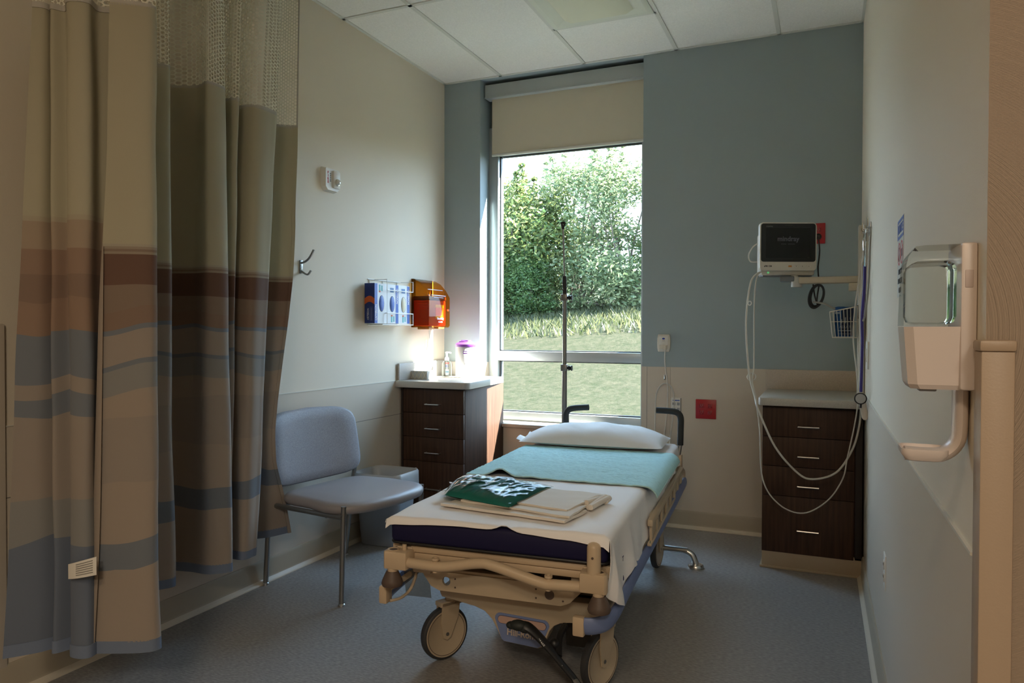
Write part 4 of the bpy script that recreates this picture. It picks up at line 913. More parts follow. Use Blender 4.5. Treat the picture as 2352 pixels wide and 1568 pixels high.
# foot pedal
a = MB(); a.tube([(0.050, -0.88, 0.262), (0.095, -0.88, 0.262), (0.135, -0.875, 0.232), (0.175, -0.87, 0.190), (0.215, -0.865, 0.145), (0.255, -0.86, 0.100), (0.282, -0.885, 0.078), (0.300, -0.945, 0.064), (0.310, -1.03, 0.055)], [0.014, 0.019, 0.017, 0.015, 0.013, 0.013, 0.014, 0.014, 0.013], n=12, smooth=5, flat=(1.25, 0.8, (0, 0, 1)))
ped = a.build('foot_pedal', black_p, st)
a = MB(); a.sphere((0.068, -0.887, 0.266), 0.024, 16, (1.3, 0.9, 0.75)); a.sphere((0.042, -0.885, 0.262), 0.017, 14, (1.1, 0.9, 0.75)); a.sphere((0.090, -0.885, 0.260), 0.021, 14, (1.1, 0.9, 0.85)); a.build('pedal_pad', M('pedal_rubber', (0.014, 0.018, 0.016), 0.6), ped)
a = MB(); a.tube([(0.262, -0.882, 0.110), (0.286, -0.905, 0.092), (0.302, -0.960, 0.077)], 0.010, n=10, smooth=4, flat=(1.0, 0.6, (0, 0, 1))); a.build('grey_insert', M('pedal_grey', (0.13, 0.13, 0.125), 0.5), ped)
text('lettering', 'BRAKE', 0.010, white_ink, ped, (0.150, -0.8935, 0.222), (0.72, 0, -0.70), (0.7, 0, 0.72))
text('lettering', 'STEER', 0.010, white_ink, ped, (0.208, -0.8795, 0.155), (0.70, 0, -0.72), (0.72, 0, 0.7))
a = MB(); a.tube([(0.20, -0.862, 0.17), (0.185, -0.80, 0.205), (0.19, -0.74, 0.225)], 0.012, n=8, smooth=4); a.sphere((0.178, -0.835, 0.198), 0.018); a.build('pedal_link', black_p, ped)
# dark running gear and lift columns under the deck
B('chassis_rail', M('chassis_dark', (0.022, 0.019, 0.017), 0.6), st, (-0.05, 0.05, -0.60, 0.70, 0.11, 0.24), (0.16, 0.30, -0.62, -0.55, 0.10, 0.25), (-0.30, 0.30, -0.10, 0.0, 0.13, 0.24), bev=0.008)
for y in (-0.52, 0.50):
    a = MB(); pr = [(0.085, 0.310), (0.085, 0.355)]
    for i in range(5): pr += [(0.100, 0.368 + i * 0.024), (0.082, 0.380 + i * 0.024)]
    a.lathe(pr + [(0.08, 0.484)], c=(0.0, y, 0), n=28); a.build('lift_column', M('bellows', (0.02, 0.018, 0.018), 0.7), st, True, 80)
B('lift_link', M('link_brown', (0.11, 0.075, 0.052), 0.5), st, (-0.20, -0.10, -0.80, -0.60, 0.400, 0.47), (0.12, 0.24, -0.80, -0.55, 0.40, 0.46), (-0.27, 0.27, 0.62, 0.70, 0.36, 0.47), bev=0.006)
# casters
def caster(hx, hy, ang, name='caster'):
    """ang: direction of the wheel axle from -y towards +x, degrees (bed frame)"""
    A = radians(ang); ax_ = Vector((sin(A), -cos(A), 0)); ro = Vector((cos(A), sin(A), 0))
    c = Vector((hx, hy, 0.1)); ax0 = c - ax_ * 0.018
    fm = frame(ax0, ro, (0, 0, 1))                       # local x = rolling, y = up, z = ro x up
    sg = 1 if (fm.to_3x3() @ Vector((0, 0, 1))).dot(ax_) > 0 else -1
    a = MB()
    for side in (1, -1):
        z0 = side * 0.019 - 0.0025
        a.prism([(0.058, 0.118), (0.050, 0.06), (0.016, -0.014), (0.0, -0.022), (-0.016, -0.014), (-0.026, 0.05), (-0.020, 0.118)], 0.005, fm @ Matrix.Translation((0, 0, z0)))
    a.box(-0.028, 0.066, 0.104, 0.122, -0.0215, 0.0215, bev=0.003, mtx=fm)
    a.cyl(fm @ Vector((0.03, 0.115, 0)), fm @ Vector((0.03, 0.175, 0)), 0.022, n=18)
    fk = a.build('caster', bed_p2, st)
    a = MB(); a.lathe([(0.080, -0.0155), (0.092, -0.0155), (0.0985, -0.011), (0.100, -0.004), (0.100, 0.004), (0.0985, 0.011), (0.092, 0.0155), (0.080, 0.0155)], mtx=fm, n=44, cap=False)
    a.build('tyre', tyre_m, fk)
    a = MB(); a.lathe([(0.002, -0.0145), (0.078, -0.0145), (0.080, -0.0160), (0.0885, -0.0160), (0.0885, 0.0160), (0.080, 0.0160), (0.078, 0.0145), (0.002, 0.0145)], mtx=fm, n=44)
    a.build('wheel_cover', M('wheel_cover', (0.47, 0.38, 0.27), 0.45), fk)
    a = MB()
    for s in (1, -1): a.lathe([(0.0805, s * 0.0158), (0.0805, s * 0.0166), (0.0825, s * 0.0166), (0.0825, s * 0.0158)], mtx=fm, n=44, cap=False)
    a.build('cover_groove', brown_rub, fk)
    a = MB()
    for s in (1, -1): a.cyl(fm @ Vector((0, 0, s * 0.016)), fm @ Vector((0, 0, s * 0.0235)), 0.007, n=12)
    a.build('axle_bolt', grey_metal, fk)
caster(-0.292, -0.667, 57); caster(0.319, -0.697, 66); caster(0.330, 0.690, 84); caster(-0.30, 0.70, 75)
# side rails, folded down, with blue bumper strips
for s in (-1, 1):
    a = MB(); x = s * 0.418
    a.box(x - 0.011, x + 0.011, -0.30, 0.88, 0.478, 0.506, bev=0.005); a.box(x - 0.009, x + 0.009, -0.32, 0.90, 0.405, 0.418, bev=0.004)
    for i in range(8):
        y = -0.28 + i * 0.155; a.box(x - 0.006, x + 0.006, y, y + 0.045, 0.41, 0.49, bev=0.004)
    a.tube([(x, 0.88, 0.492), (x, 0.955, 0.47), (x, 0.965, 0.43), (x, 0.90, 0.392)], 0.011, n=10, smooth=5)
    a.box(min(x, x - s * 0.030), max(x, x - s * 0.030), -0.20, -0.10, 0.42, 0.50, bev=0.004); a.box(min(x, x - s * 0.030), max(x, x - s * 0.030), 0.60, 0.70, 0.42, 0.50, bev=0.004)
    sr = a.build('side_rail', bed_p2, st)
    a = MB()
    if s > 0: path = [(0.424, 0.975, 0.405), (0.420, 0.6, 0.394), (0.408, 0.0, 0.376), (0.398, -0.5, 0.362), (0.395, -0.74, 0.352), (0.390, -0.84, 0.340), (0.372, -0.905, 0.325), (0.335, -0.935, 0.318), (0.305, -0.940, 0.316)]
    else: path = [(-0.424, 0.975, 0.405), (-0.420, 0.6, 0.394), (-0.412, 0.0, 0.376), (-0.408, -0.5, 0.360), (-0.412, -0.74, 0.345), (-0.414, -0.84, 0.336), (-0.410, -0.915, 0.330)]
    a.tube(path, 0.030, n=14, smooth=6, flat=(0.42, 1.0, (0, 0, 1))); a.build('bumper_strip', blue_p, sr)
    a = MB()
    if s > 0:
        mt = frame((0.290, -0.9415, 0.3155), (1, -0.06, 0), (0, 0, 1)); a.box(-0.020, 0.018, -0.031, 0.031, -0.014, 0.014, bev=0.005, mtx=mt)
    else:
        a.box(-0.426, -0.395, -0.950, -0.905, 0.299, 0.361, bev=0.006)
    a.build('end_cap', bed_p, sr)
    if s < 0:
        a = MB(); a.tube([(-0.392, -0.925, 0.352), (-0.36, -0.86, 0.375), (-0.315, -0.78, 0.405)], 0.010, n=8, flat=(0.7, 1.2, (0, 0, 1)))
        a.tube([(-0.392, -0.93, 0.306), (-0.365, -0.90, 0.310), (-0.345, -0.87, 0.330), (-0.335, -0.85, 0.365), (-0.335, -0.84, 0.385)], 0.0055, n=8, smooth=4); a.build('release_handle', bed_p2, sr)
# push handles at the head
for pts, base in (([(0.400, 0.965, 0.612), (0.402, 0.962, 0.70), (0.402, 0.96, 0.765), (0.385, 0.958, 0.792), (0.345, 0.956, 0.801), (0.268, 0.955, 0.803)], (0.392, 0.955, 0.50)),
                  ([(-0.264, 0.985, 0.612), (-0.264, 0.985, 0.70), (-0.264, 0.985, 0.755), (-0.250, 0.985, 0.782), (-0.215, 0.985, 0.794), (-0.128, 0.985, 0.802)], (-0.264, 0.985, 0.50))):
    a = MB(); a.tube([base, (base[0], base[1], 0.55), pts[0], (pts[0][0], pts[0][1], 0.64)], 0.0115, n=12, smooth=3); h_ = a.build('push_handle', grey_metal, st)
    a = MB(); a.tube(pts, 0.0175, n=16, smooth=5); a.build('foam_grip', dark_foam, h_)
B('handle_socket', bed_p, st, (0.370, 0.412, 0.925, 0.985, 0.47, 0.560), bev=0.006)
B('handle_socket', bed_p, st, (-0.290, -0.240, 0.962, 1.006, 0.47, 0.560), bev=0.006)
# drip pole
px_, py_ = -0.287, 1.030
a = MB(); a.tube([(px_, py_, 0.45), (px_, py_, 1.04)], 0.0152, n=16); a.tube([(px_, py_, 1.03), (px_, py_, 1.46)], 0.0125, n=16); a.tube([(px_, py_, 1.45), (px_ - 0.004, py_, 1.58)], 0.006, n=12)
a.tube([(px_ - 0.002, py_, 1.57), (px_ - 0.012, py_, 1.86)], 0.0052, n=10); a.box(px_ - 0.03, px_ + 0.03, py_ - 0.045, py_ + 0.02, 0.47, 0.53, bev=0.005)
ivp = a.build('drip_pole', grey_metal, st)
a = MB(); a.tube([(px_, py_, 1.462), (px_ - 0.003, py_, 1.575)], 0.0125, n=14); a.build('pole_sleeve', black_p, ivp)
a = MB(); a.tube([(px_ - 0.012, py_, 1.855), (px_ - 0.016, py_, 1.878), (px_ - 0.020, py_, 1.898)], 0.009, n=10); a.tube([(px_ - 0.012, py_, 1.87), (px_ - 0.004, py_, 1.885), (px_ - 0.005, py_, 1.90)], 0.007, n=8); a.build('bag_hook', black_p, ivp)
for z in (1.033, 1.452):
    a = MB(); a.box(px_ - 0.020, px_ + 0.018, py_ - 0.02, py_ + 0.02, z - 0.024, z + 0.016, bev=0.004); a.build('clamp_collar', grey_metal, ivp)
    a = MB(); a.lathe([(0.008, 0.0), (0.009, 0.006), (0.017, 0.010), (0.011, 0.018), (0.017, 0.026), (0.016, 0.030)], n=16, mtx=frame((px_ + 0.017, py_, z - 0.006), (0, 1, 0), (0, 0, 1))); a.build('clamp_knob', black_p, ivp)

# ------------------------------------------------------------------ bedding
t_ = bthing('mattress', 'navy blue stretcher mattress under the sheet', 'mattress', 0, 0.015, MBZ)
a = MB(); a.box(-0.380, 0.380, -0.963, 0.965, 0.0, MT - MBZ - 0.003, bev=0.022, seg=4)
for v in a.bm.verts:
    if v.co.y < -0.9: v.co.y += 0.012 * (1 - 2 * abs(v.co.z - 0.05) / 0.1) * -1
a.build('cover', navy, t_)
a = MB(); a.tube([(x, y, 0.007) for x, y in rrect(-0.381, 0.381, -0.964, 0.966, 0.03, 4)], 0.005, n=8, closed=True); a.build('piping', black_p, t_)

def hem_z(y):      # lower edge of the hanging side, bed frame
    T = [(-1.0, 0.43), (-0.955, 0.425), (-0.90, 0.385), (-0.80, 0.345), (-0.74, 0.330), (-0.69, 0.39), (-0.64, 0.425), (-0.55, 0.415), (-0.45, 0.385), (-0.40, 0.382), (-0.33, 0.41), (-0.18, 0.440), (0.08, 0.468), (0.39, 0.505), (0.75, 0.515), (1.0, 0.505)]
    for (a0, z0), (a1, z1) in zip(T, T[1:]):
        if y <= a1: return z0 + (z1 - z0) * (y - a0) / (a1 - a0)
    return T[-1][1]
t_ = bthing('bed_sheet', 'cream fitted bed sheet draped over the mattress, hanging at the right side', 'sheet', 0, 0, MT)
def front_drop(x):
    d = 0.012 + 0.020 * max(0, (x - 0.05) / 0.34) ** 1.2 + 0.012 * max(0, (-x - 0.1) / 0.28) - 0.018 * math.exp(-((x - 0.045) / 0.03) ** 2)
    return d
def wr(x, y):
    w_ = 0.0035 * nz(x * 4 + y * 1.5, y * 7, 1) + 0.003 * nz(x * 10 - y * 6, y * 3 + x * 5, 4)
    return w_ * (1.0 if y < 0.0 else 0.5) + (0.004 * abs(nz((x - y * 0.7) * 9, 3, 9)) if y < -0.45 and x > 0.1 else 0)
NX, NY = 70, 150
a = MB(); bm = a.bm; V = []
xs = [-0.389 + 0.778 * i / 44 for i in range(45)]
for j in range(NY + 1):
    y = -0.957 + (0.965 + 0.957) * j / NY; row = []
    # left side, hanging a little
    lh = 0.10 * min(1, max(0.12, (y + 0.93) / 0.25))
    for k_ in range(5): row.append((-0.392 - 0.001 * (4 - k_), y, MT - 0.012 - lh * (4 - k_) / 4))
    for x in xs:
        ed = max(0, abs(x) - 0.362) / 0.027; z = MT + 0.0035 - 0.014 * ed ** 2 + wr(x, y) * (1 - 0.6 * min(1, ed))
        row.append((x, y, z))
    hz = hem_z(y); top = MT - 0.014
    for k_ in range(1, 25):
        q = k_ / 24; z = top + (hz - top) * q
        fold = 0.010 * q * nz(y * 7, 2.0, 0) + 0.006 * q * nz(y * 17 + z * 6, z * 3, 5) + (0.014 * q * sin((y + 0.95) * 24 + z * 14) * min(1, (-0.35 - y) * 4) if y < -0.35 else 0)
        x = 0.391 + 0.012 * q + fold - (0.018 * q if y < -0.93 else 0)
        row.append((x, y + 0.018 * q * nz(y * 5, z * 8, 7) * (1 if j > 2 else 0), z))
    V.append([bm.verts.new((x, y_, z - MT)) for x, y_, z in row])
for j in range(NY):
    for i in range(len(V[0]) - 1): bm.faces.new((V[j][i], V[j][i + 1], V[j + 1][i + 1], V[j + 1][i]))
# front hem turned down over the mattress edge
prev = V[0][5:50]
for st_ in (0.35, 0.7, 1.0):
    cur = [bm.verts.new((x, -0.957 - 0.010 * sin(st_ * 1.5), (MT + 0.0035 - 0.014 * (max(0, abs(x) - 0.362) / 0.027) ** 2 + wr(x, -0.957)) - front_drop(x) * st_ * 1.15 - MT)) for x in xs]
    for i in range(len(xs) - 1): bm.faces.new((cur[i], cur[i + 1], prev[i + 1], prev[i]))
    prev = cur
bmesh.ops.recalc_face_normals(bm, faces=bm.faces)
up = sum((f.normal.z for f in bm.faces))
if up < 0: bmesh.ops.reverse_faces(bm, faces=bm.faces)
bmesh.ops.solidify(bm, geom=list(bm.faces), thickness=0.0016)
a.build('cloth', linen, t_, True, 80)
# linen stamp on the hanging corner
text('lettering', 'T', 0.022, ink, t_, (0.4215, -0.905, 0.532 - MT), (0.05, 1, 0), (0, 0, 1), bold=0.0006)
text('lettering', 'h', 0.022, ink, t_, (0.4215, -0.895, 0.468 - MT), (0.05, 1, 0), (0, 0, 1), bold=0.0008)
text('lettering', 's', 0.020, ink_g, t_, (0.428, -0.36, 0.437 - MT), (0.05, 1, 0), (0, 0, 1), bold=0.001)

t_ = bthing('pillow', 'plump white pillow at the head of the stretcher', 'pillow', -0.040, 0.785, MT)
def pill(u, v, s):
    x = -0.385 + 0.77 * u; y = -0.205 + 0.41 * v
    a_ = 2 * u - 1; b_ = 2 * v - 1
    hgt = max(0, 1 - abs(a_) ** 2.6) ** 0.55 * max(0, 1 - abs(b_) ** 2.4) ** 0.6
    px = x * (1 - 0.05 * b_ * b_ * (1 - abs(a_) ** 4)); py = y * (1 - 0.10 * a_ * a_ * (1 - abs(b_) ** 4)) 
    wrk = 0.010 * nz(x * 8, y * 8, 2 + s) * hgt + 0.006 * abs(nz(x * 20 + y * 14, y * 8, 4)) * hgt
    z = 0.032 + (0.090 * hgt + wrk if s > 0 else -0.028 * hgt)
    return (px, py, z)
a = MB()
for s in (1, -1): a.grid(lambda u, v, s=s: pill(u, v, s), 54, 30)
bmesh.ops.remove_doubles(a.bm, verts=a.bm.verts, dist=0.0004); pw = a.build('pillowcase', pillow_m, t_, True, 75)
a = MB(); a.grid(lambda u, v: (-0.375 - 0.045 * u, -0.16 + 0.25 * v + 0.02 * u, 0.028 + 0.012 * sin(v * 7) * u + 0.010 * u), 6, 12, 0.004); a.build('open_end', pillow_m, pw, True, 70)

t_ = bthing('bed_pad', 'quilted teal incontinence pad spread across the middle of the bed', 'bed pad', 0, 0.185, MT)
def pad(u, v):
    y = -0.425 + 0.845 * v; L = 0.835 * u
    y += 0.020 * (1 - v) * sin(u * 3.0) * 0.5
    x = -0.392 + L; z = 0.0125 + 0.0025 * nz(x * 7, y * 12, 3) + 0.0022 * nz(x * 26, y * 60, 6) + 0.0012 * nz(x * 60, y * 120, 2)
    bump = 0.032 * math.exp(-((x + 0.235 + 0.3 * (y + 0.42)) / 0.045) ** 2) * math.exp(-((y + 0.43) / 0.10) ** 2) + 0.010 * math.exp(-((x + 0.10 + 0.5 * (y + 0.42)) / 0.05) ** 2) * math.exp(-((y + 0.30) / 0.12) ** 2)
    z += bump
    if x > 0.372:
        e = x - 0.372; r = 0.055
        q = min(e / r, pi / 2 * 0.92); x = 0.372 + r * sin(q); z = z - r * (1 - cos(q)); rest = max(0, e - r * pi / 2 * 0.92)
        x += rest * 0.35; z -= rest * 0.94
        x += 0.012
    return (x, y, z)
a = MB(); a.grid(pad, 150, 130); bmesh.ops.recalc_face_normals(a.bm, faces=a.bm.faces)
if sum(f.normal.z for f in a.bm.faces) < 0: bmesh.ops.reverse_faces(a.bm, faces=a.bm.faces)
a.build('quilt', pad_m, t_, True, 80)
a = MB(); a.grid(lambda u, v: tuple(Vector(pad(u, v)) + Vector((-0.003 if u > 0.85 else 0, 0.001, -0.004))), 80, 70); a.build('backing', pad_b, t_, True, 80)
a = MB(); a.tube([tuple(Vector(pad(i / 60, 0.0)) + Vector((0, 0, -0.002))) for i in range(61)] , 0.0032, n=6); a.tube([tuple(Vector(pad(1.0, i / 30)) + Vector((0, 0, -0.002))) for i in range(31)], 0.0028, n=6); a.build('edge_binding', M('pad_edge', (0.42, 0.62, 0.60), 0.8), t_)

# folded gown in cream cloth
t_ = bthing('folded_gown', 'folded cream cloth gown lying on the foot of the bed under the green package', 'gown', 0.02, -0.71, MT)
a = MB()
def layer(c, z0, th, seed):
    """one folded layer: quad with corners c (bl, br, tr, tl)"""
    def f(u, v):
        p = (Vector(c[0]) * (1 - u) + Vector(c[1]) * u) * (1 - v) + (Vector(c[3]) * (1 - u) + Vector(c[2]) * u) * v
        z = z0 + 0.003 * nz(p.x * 12 + seed, p.y * 12, seed) + 0.010 * max(0, u - 0.75) * nz(p.y * 22, seed, 1)
        return (p.x + 0.004 * nz(p.y * 14, seed, 2), p.y + 0.004 * nz(p.x * 14, seed, 5), z)
    V = a.grid(f, 30, 22); 
    bmf = [fc for fc in a.bm.faces if all(v in set(sum(V, [])) for v in fc.verts)] if False else None
    return V
def slab(c, z0, th, seed):
    n0 = len(a.bm.faces); layer(c, z0, th, seed); a.bm.faces.ensure_lookup_table(); fs = list(a.bm.faces)[n0:]
    bmesh.ops.recalc_face_normals(a.bm, faces=fs)
    if sum(f.normal.z for f in fs) < 0: bmesh.ops.reverse_faces(a.bm, faces=fs)
    bmesh.ops.solidify(a.bm, geom=fs, thickness=th)
slab([(-0.275, -0.095), (0.205, -0.175), (0.240, -0.010), (-0.20, 0.14)], 0.019, 0.009, 1)
slab([(-0.215, -0.055), (0.215, -0.150), (0.235, 0.03), (-0.18, 0.16)], 0.027, 0.007, 4)
slab([(-0.195, -0.01), (0.190, -0.085), (0.262, 0.185), (-0.12, 0.235)], 0.033, 0.006, 7)
for i in range(5): a.tube([(0.205 + 0.012 * i, 0.075 - 0.02 * i + 0.03 * nz(i, 1, 1), 0.020 + 0.006 * (i % 3)), (0.235 + 0.012 * i, 0.125 + 0.01 * i, 0.026 + 0.005 * (i % 2)), (0.262 + 0.004 * i, 0.185 - 0.015 * i, 0.018)], 0.010, n=7, smooth=4)
a.build('cloth', linen2, t_, True, 70)

# packed green gown in clear film
t_ = bthing('packaged_gown', 'dark green gown sealed in shiny clear plastic on the folded cloth', 'package', -0.135, -0.615, MT + 0.020)
Cn = [(-0.145, -0.115), (0.150, -0.215), (0.205, 0.150), (-0.205, 0.165)]
def pk(u, v, s, grow, amp):
    p = (Vector(Cn[0]) * (1 - u) + Vector(Cn[1]) * u) * (1 - v) + (Vector(Cn[3]) * (1 - u) + Vector(Cn[2]) * u) * v
    a_, b_ = 2 * u - 1, 2 * v - 1
    hgt = max(0, 1 - abs(a_) ** 3.2) ** 0.5 * max(0, 1 - abs(b_) ** 3.2) ** 0.5
    c = Vector((sum(q[0] for q in Cn) / 4, sum(q[1] for q in Cn) / 4)); p = c + (p - c) * grow
    rid = amp * (abs(nz(p.x * 22 - p.y * 10, p.y * 7 + p.x * 3, 3)) + 0.5 * abs(nz(p.x * 50 - p.y * 22, p.y * 16, 6)))
    z = 0.010 + ((0.030 * hgt * (1 - 0.15 * a_) + rid * hgt) if s > 0 else -0.010 * hgt) * (grow if s > 0 else 1)
    return (p.x, p.y, z)
a = MB()
for s in (1, -1): a.grid(lambda u, v, s=s: pk(u, v, s, 0.965, 0.006), 40, 40)
bmesh.ops.remove_doubles(a.bm, verts=a.bm.verts, dist=0.0004); a.build('green_cloth', green_gown, t_, True, 80)
a = MB()
for s in (1, -1): a.grid(lambda u, v, s=s: tuple(Vector(pk(u, v, s, 1.0, 0.020)) + Vector((0, 0, 0.003 * s))), 70, 70)
a.build('plastic_film', film_m, t_, True, 50)
a = MB()
for e0, e1 in ((0, 3),):
    p0, p1 = Vector(Cn[e0]), Vector(Cn[e1])
    a.grid(lambda u, v: (p0.x + (p1.x - p0.x) * u - 0.03 * v * (0.6 + 0.4 * sin(u * 9)), p0.y + (p1.y - p0.y) * u - 0.004 * v, 0.012 + 0.012 * v * sin(u * 11) * 0.6 - 0.004 * v), 24, 4)
a.build('sealed_end', film_m, t_, True, 60)

# floor-mounted steel guard behind the stretcher
t_ = thing('floor_guard_rail', 'bent stainless steel tube bolted to the floor beside the rear wheel', 'guard rail', (-0.63, 3.90, 0))
a = MB(); a.tube([(0.0, 0.0, 0.008), (-0.004, 0, 0.03), (-0.022, 0, 0.066), (-0.060, 0, 0.082), (-0.12, 0, 0.084), (-0.90, 0, 0.084)] + [(-0.94, 0, 0.078), (-0.965, 0, 0.05), (-0.97, 0, 0.008)], 0.0165, n=16, smooth=5); a.build('tube', steel, t_)
for x in (0.0, -0.97):
    a = MB(); a.lathe([(0.042, 0.0), (0.042, 0.010), (0.036, 0.018), (0.018, 0.020)], c=(x, 0, 0), n=24); a.build('flange', steel, t_)

# ================================================================== BACK WALL FITTINGS
YB = D - 0.004
t_ = thing('nurse_call_station', 'cream nurse call box with a blue mark on the teal wall', 'call box', (-0.960, D, 1.172))
a = MB(); a.prism([(-0.036, -0.056), (0.036, -0.056), (0.041, -0.03), (0.042, 0.0), (0.041, 0.03), (0.036, 0.056), (-0.036, 0.056), (-0.041, 0.03), (-0.042, 0.0), (-0.041, -0.03)], 0.022, frame((0, 0, 0), (1, 0, 0), (0, 0, 1)), bev=0.005)
a.build('housing', cream_p, t_)
B('face_plate', white_p, t_, (-0.028, 0.028, -0.0245, -0.021, -0.046, 0.044), bev=0.003)
B('socket', cream_p, t_, (-0.027, 0.027, -0.034, -0.024, -0.040, -0.012), (0.0, 0.020, -0.042, -0.03, -0.046, -0.016), bev=0.003)
a = MB(); a.prism(circ(0, 0.028, 0.009, 16, 0.006), 0.001, frame((0, -0.0245, 0), (1, 0, 0), (0, 0, 1))); a.build('blue_mark', blue_ink, t_, False)
B('small_print', M('grey_ink', (0.35, 0.36, 0.37), 0.6), t_, (-0.008, 0.008, -0.0252, -0.0244, 0.013, 0.016), bev=0)
t_ = thing('call_cord', 'white nurse call cord looped and hanging from the call box behind the pillow', 'cord', (-0.945, D - 0.03, 1.125))
a = MB(); o_ = Vector((-0.945, D - 0.03, 1.125))
def rel(P): return [tuple(Vector(p) - o_) for p in P]
a.tube(rel([(-0.947, 4.63, 1.125), (-0.948, 4.625, 1.06), (-0.940, 4.625, 0.99), (-0.934, 4.635, 0.93), (-0.930, 4.635, 0.86), (-0.932, 4.62, 0.72), (-0.945, 4.60, 0.58), (-0.955, 4.58, 0.46)]), 0.0042, n=8, smooth=6)
a.tube(rel([(-1.008, 4.60, 0.46), (-1.008, 4.62, 0.60), (-1.008, 4.632, 0.78), (-1.000, 4.638, 0.86), (-0.972, 4.640, 0.905), (-0.945, 4.640, 0.915), (-0.915, 4.640, 0.900), (-0.893, 4.638, 0.85), (-0.891, 4.632, 0.75), (-0.904, 4.62, 0.62), (-0.912, 4.60, 0.52), (-0.90, 4.57, 0.46)]), 0.0042, n=8, smooth=6)
cd = a.build('cable', cable_w, t_)
a = MB(); a.lathe([(0.004, 0.0), (0.0065, 0.004), (0.0065, 0.03), (0.003, 0.034)], c=tuple(Vector((-0.950, 4.633, 0.938)) - o_), n=12); a.build('cord_clip', chrome, t_)
t_ = thing('data_outlet', 'white wall plate with small data sockets beside the bed handle', 'outlet', (-0.880, YB, 0.768))
B('plate', white_p, t_, (-0.033, 0.033, -0.006, 0.0, -0.058, 0.058), bev=0.002)
B('socket', M('socket_grey', (0.33, 0.34, 0.36), 0.5), t_, *[(x - 0.009, x + 0.009, -0.0075, -0.0055, z - 0.009, z + 0.009) for x in (-0.014, 0.014) for z in (0.018, -0.016)], bev=0.001)
B('label_strip', glove_mid, t_, (-0.022, 0.022, -0.0072, -0.0055, 0.037, 0.043), bev=0)
B('socket_plug', black_p, t_, (-0.021, -0.008, -0.0082, -0.007, 0.011, 0.024), bev=0.001)
B('printed_lines', blk_ink, t_, (-0.024, 0.024, -0.0066, -0.0058, -0.05, -0.048), (0.027, 0.031, -0.0066, -0.0058, -0.055, 0.055), bev=0)
def red_outlet(label, x, z, w, y, plug):
    t_ = thing('red_outlet', label, 'outlet', (x, y, z))
    B('plate', red_p, t_, (-w, w, -0.007, 0.0, -0.0605, 0.0605), bev=0.003)
    for cx in ((-0.026, 0.026) if w > 0.05 else (0.0,)):
        for cz in (0.021, -0.021):
            if plug and cz < 0: continue
            so_ = B('socket', M('red_socket', (0.34, 0.013, 0.018), 0.35), t_, (cx - 0.014, cx + 0.014, -0.0085, -0.006, cz - 0.014, cz + 0.014), bev=0.002)
            B('slots', M('slot_pale', (0.30, 0.16, 0.16), 0.5), so_, (cx - 0.007, cx - 0.005, -0.0092, -0.008, cz - 0.002, cz + 0.008), (cx + 0.005, cx + 0.007, -0.0092, -0.008, cz - 0.002, cz + 0.008), (cx - 0.002, cx + 0.002, -0.0092, -0.008, cz - 0.009, cz - 0.005), bev=0)
    return t_
red_outlet('square red outlet plate with four sockets on the beige wainscot', -0.696, 0.760, 0.0625, YB, False)
red_outlet('red outlet plate on the teal wall behind the monitor, with a black plug', -0.055, 1.826, 0.038, D, True)

# ================================================================== PATIENT MONITOR
MX, MY, MZ = -0.205, 4.20, 1.705
MR = radians(24)
t_ = thing('patient_monitor', 'cream patient monitor with a black screen on the wall arm', 'monitor', (MX, MY, MZ), MR)
hw, hh = 0.154, 0.130
a = MB(); a.prism(rrect(-hw, hw, -hh, hh, 0.022, 6), 0.030, frame((0, 0.010, 0), (1, 0, 0), (0, 0, 1)), bev=0.005)
a.prism(rrect(-hw + 0.02, hw + 0.002, -hh - 0.022, hh - 0.055, 0.014, 4), 0.075, frame((0, 0.085, 0), (1, 0, 0), (0, 0, 1)), bev=0.008)
body = a.build('body', mon_p, t_)
a = MB(); a.prism(rrect(-hw + 0.006, hw - 0.008, -hh + 0.048, hh - 0.007, 0.014, 5), 0.002, frame((0, -0.0195, 0), (1, 0, 0), (0, 0, 1))); bz = a.build('bezel', bezel_m, t_, True, 30)
B('screen', screen_m, bz, (-0.122, 0.116, -0.0225, -0.021, -0.060, 0.098), bev=0)
text('lettering', 'mindray', 0.036, glow_t, bz, (-0.002, -0.0232, 0.040), (1, 0, 0), (0, 0, 1), sx=1.0, bold=0.0006)
B('start_up_line', M('screen_line', (0.03, 0.03, 0.033), 0.4), bz, (-0.040, -0.012, -0.0231, -0.0224, 0.011, 0.015), (-0.004, 0.034, -0.0231, -0.0224, 0.011, 0.015), bev=0)
text('lettering', 'mindray', 0.011, M('bezel_ink', (0.25, 0.25, 0.25), 0.5), bz, (-0.103, -0.0218, 0.108), (1, 0, 0), (0, 0, 1), ext=0.0002)
B('alarm_strip', M('alarm_strip', (0.03, 0.034, 0.02), 0.4), bz, (-0.02, 0.024, -0.0222, -0.0212, 0.112, 0.1145), bev=0)
text('lettering', 'ePM 12M', 0.011, blk_ink, t_, (-0.110, -0.0205, -0.106), (1, 0, 0), (0, 0, 1), bold=0.0003)
B('orange_button', orange_b, t_, (0.000, 0.018, -0.0225, -0.0195, -0.110, -0.102), bev=0.001)
for i in range(3):
    bt = B('button', M('button_cream', (0.68, 0.65, 0.58), 0.4), t_, (0.034 + i * 0.034, 0.053 + i * 0.034, -0.0222, -0.0195, -0.111, -0.101), bev=0.001)
    B('icon', M('icon_grey', (0.25, 0.23, 0.22), 0.5), bt, (0.040 + i * 0.034, 0.044 + i * 0.034, -0.0227, -0.0220, -0.108, -0.104), bev=0)
a = MB(); a.cyl((-0.098, 0.0085, -0.138), (-0.098, 0.012, -0.138), 0.006, n=14); a.build('power_light', lamp_g, t_)
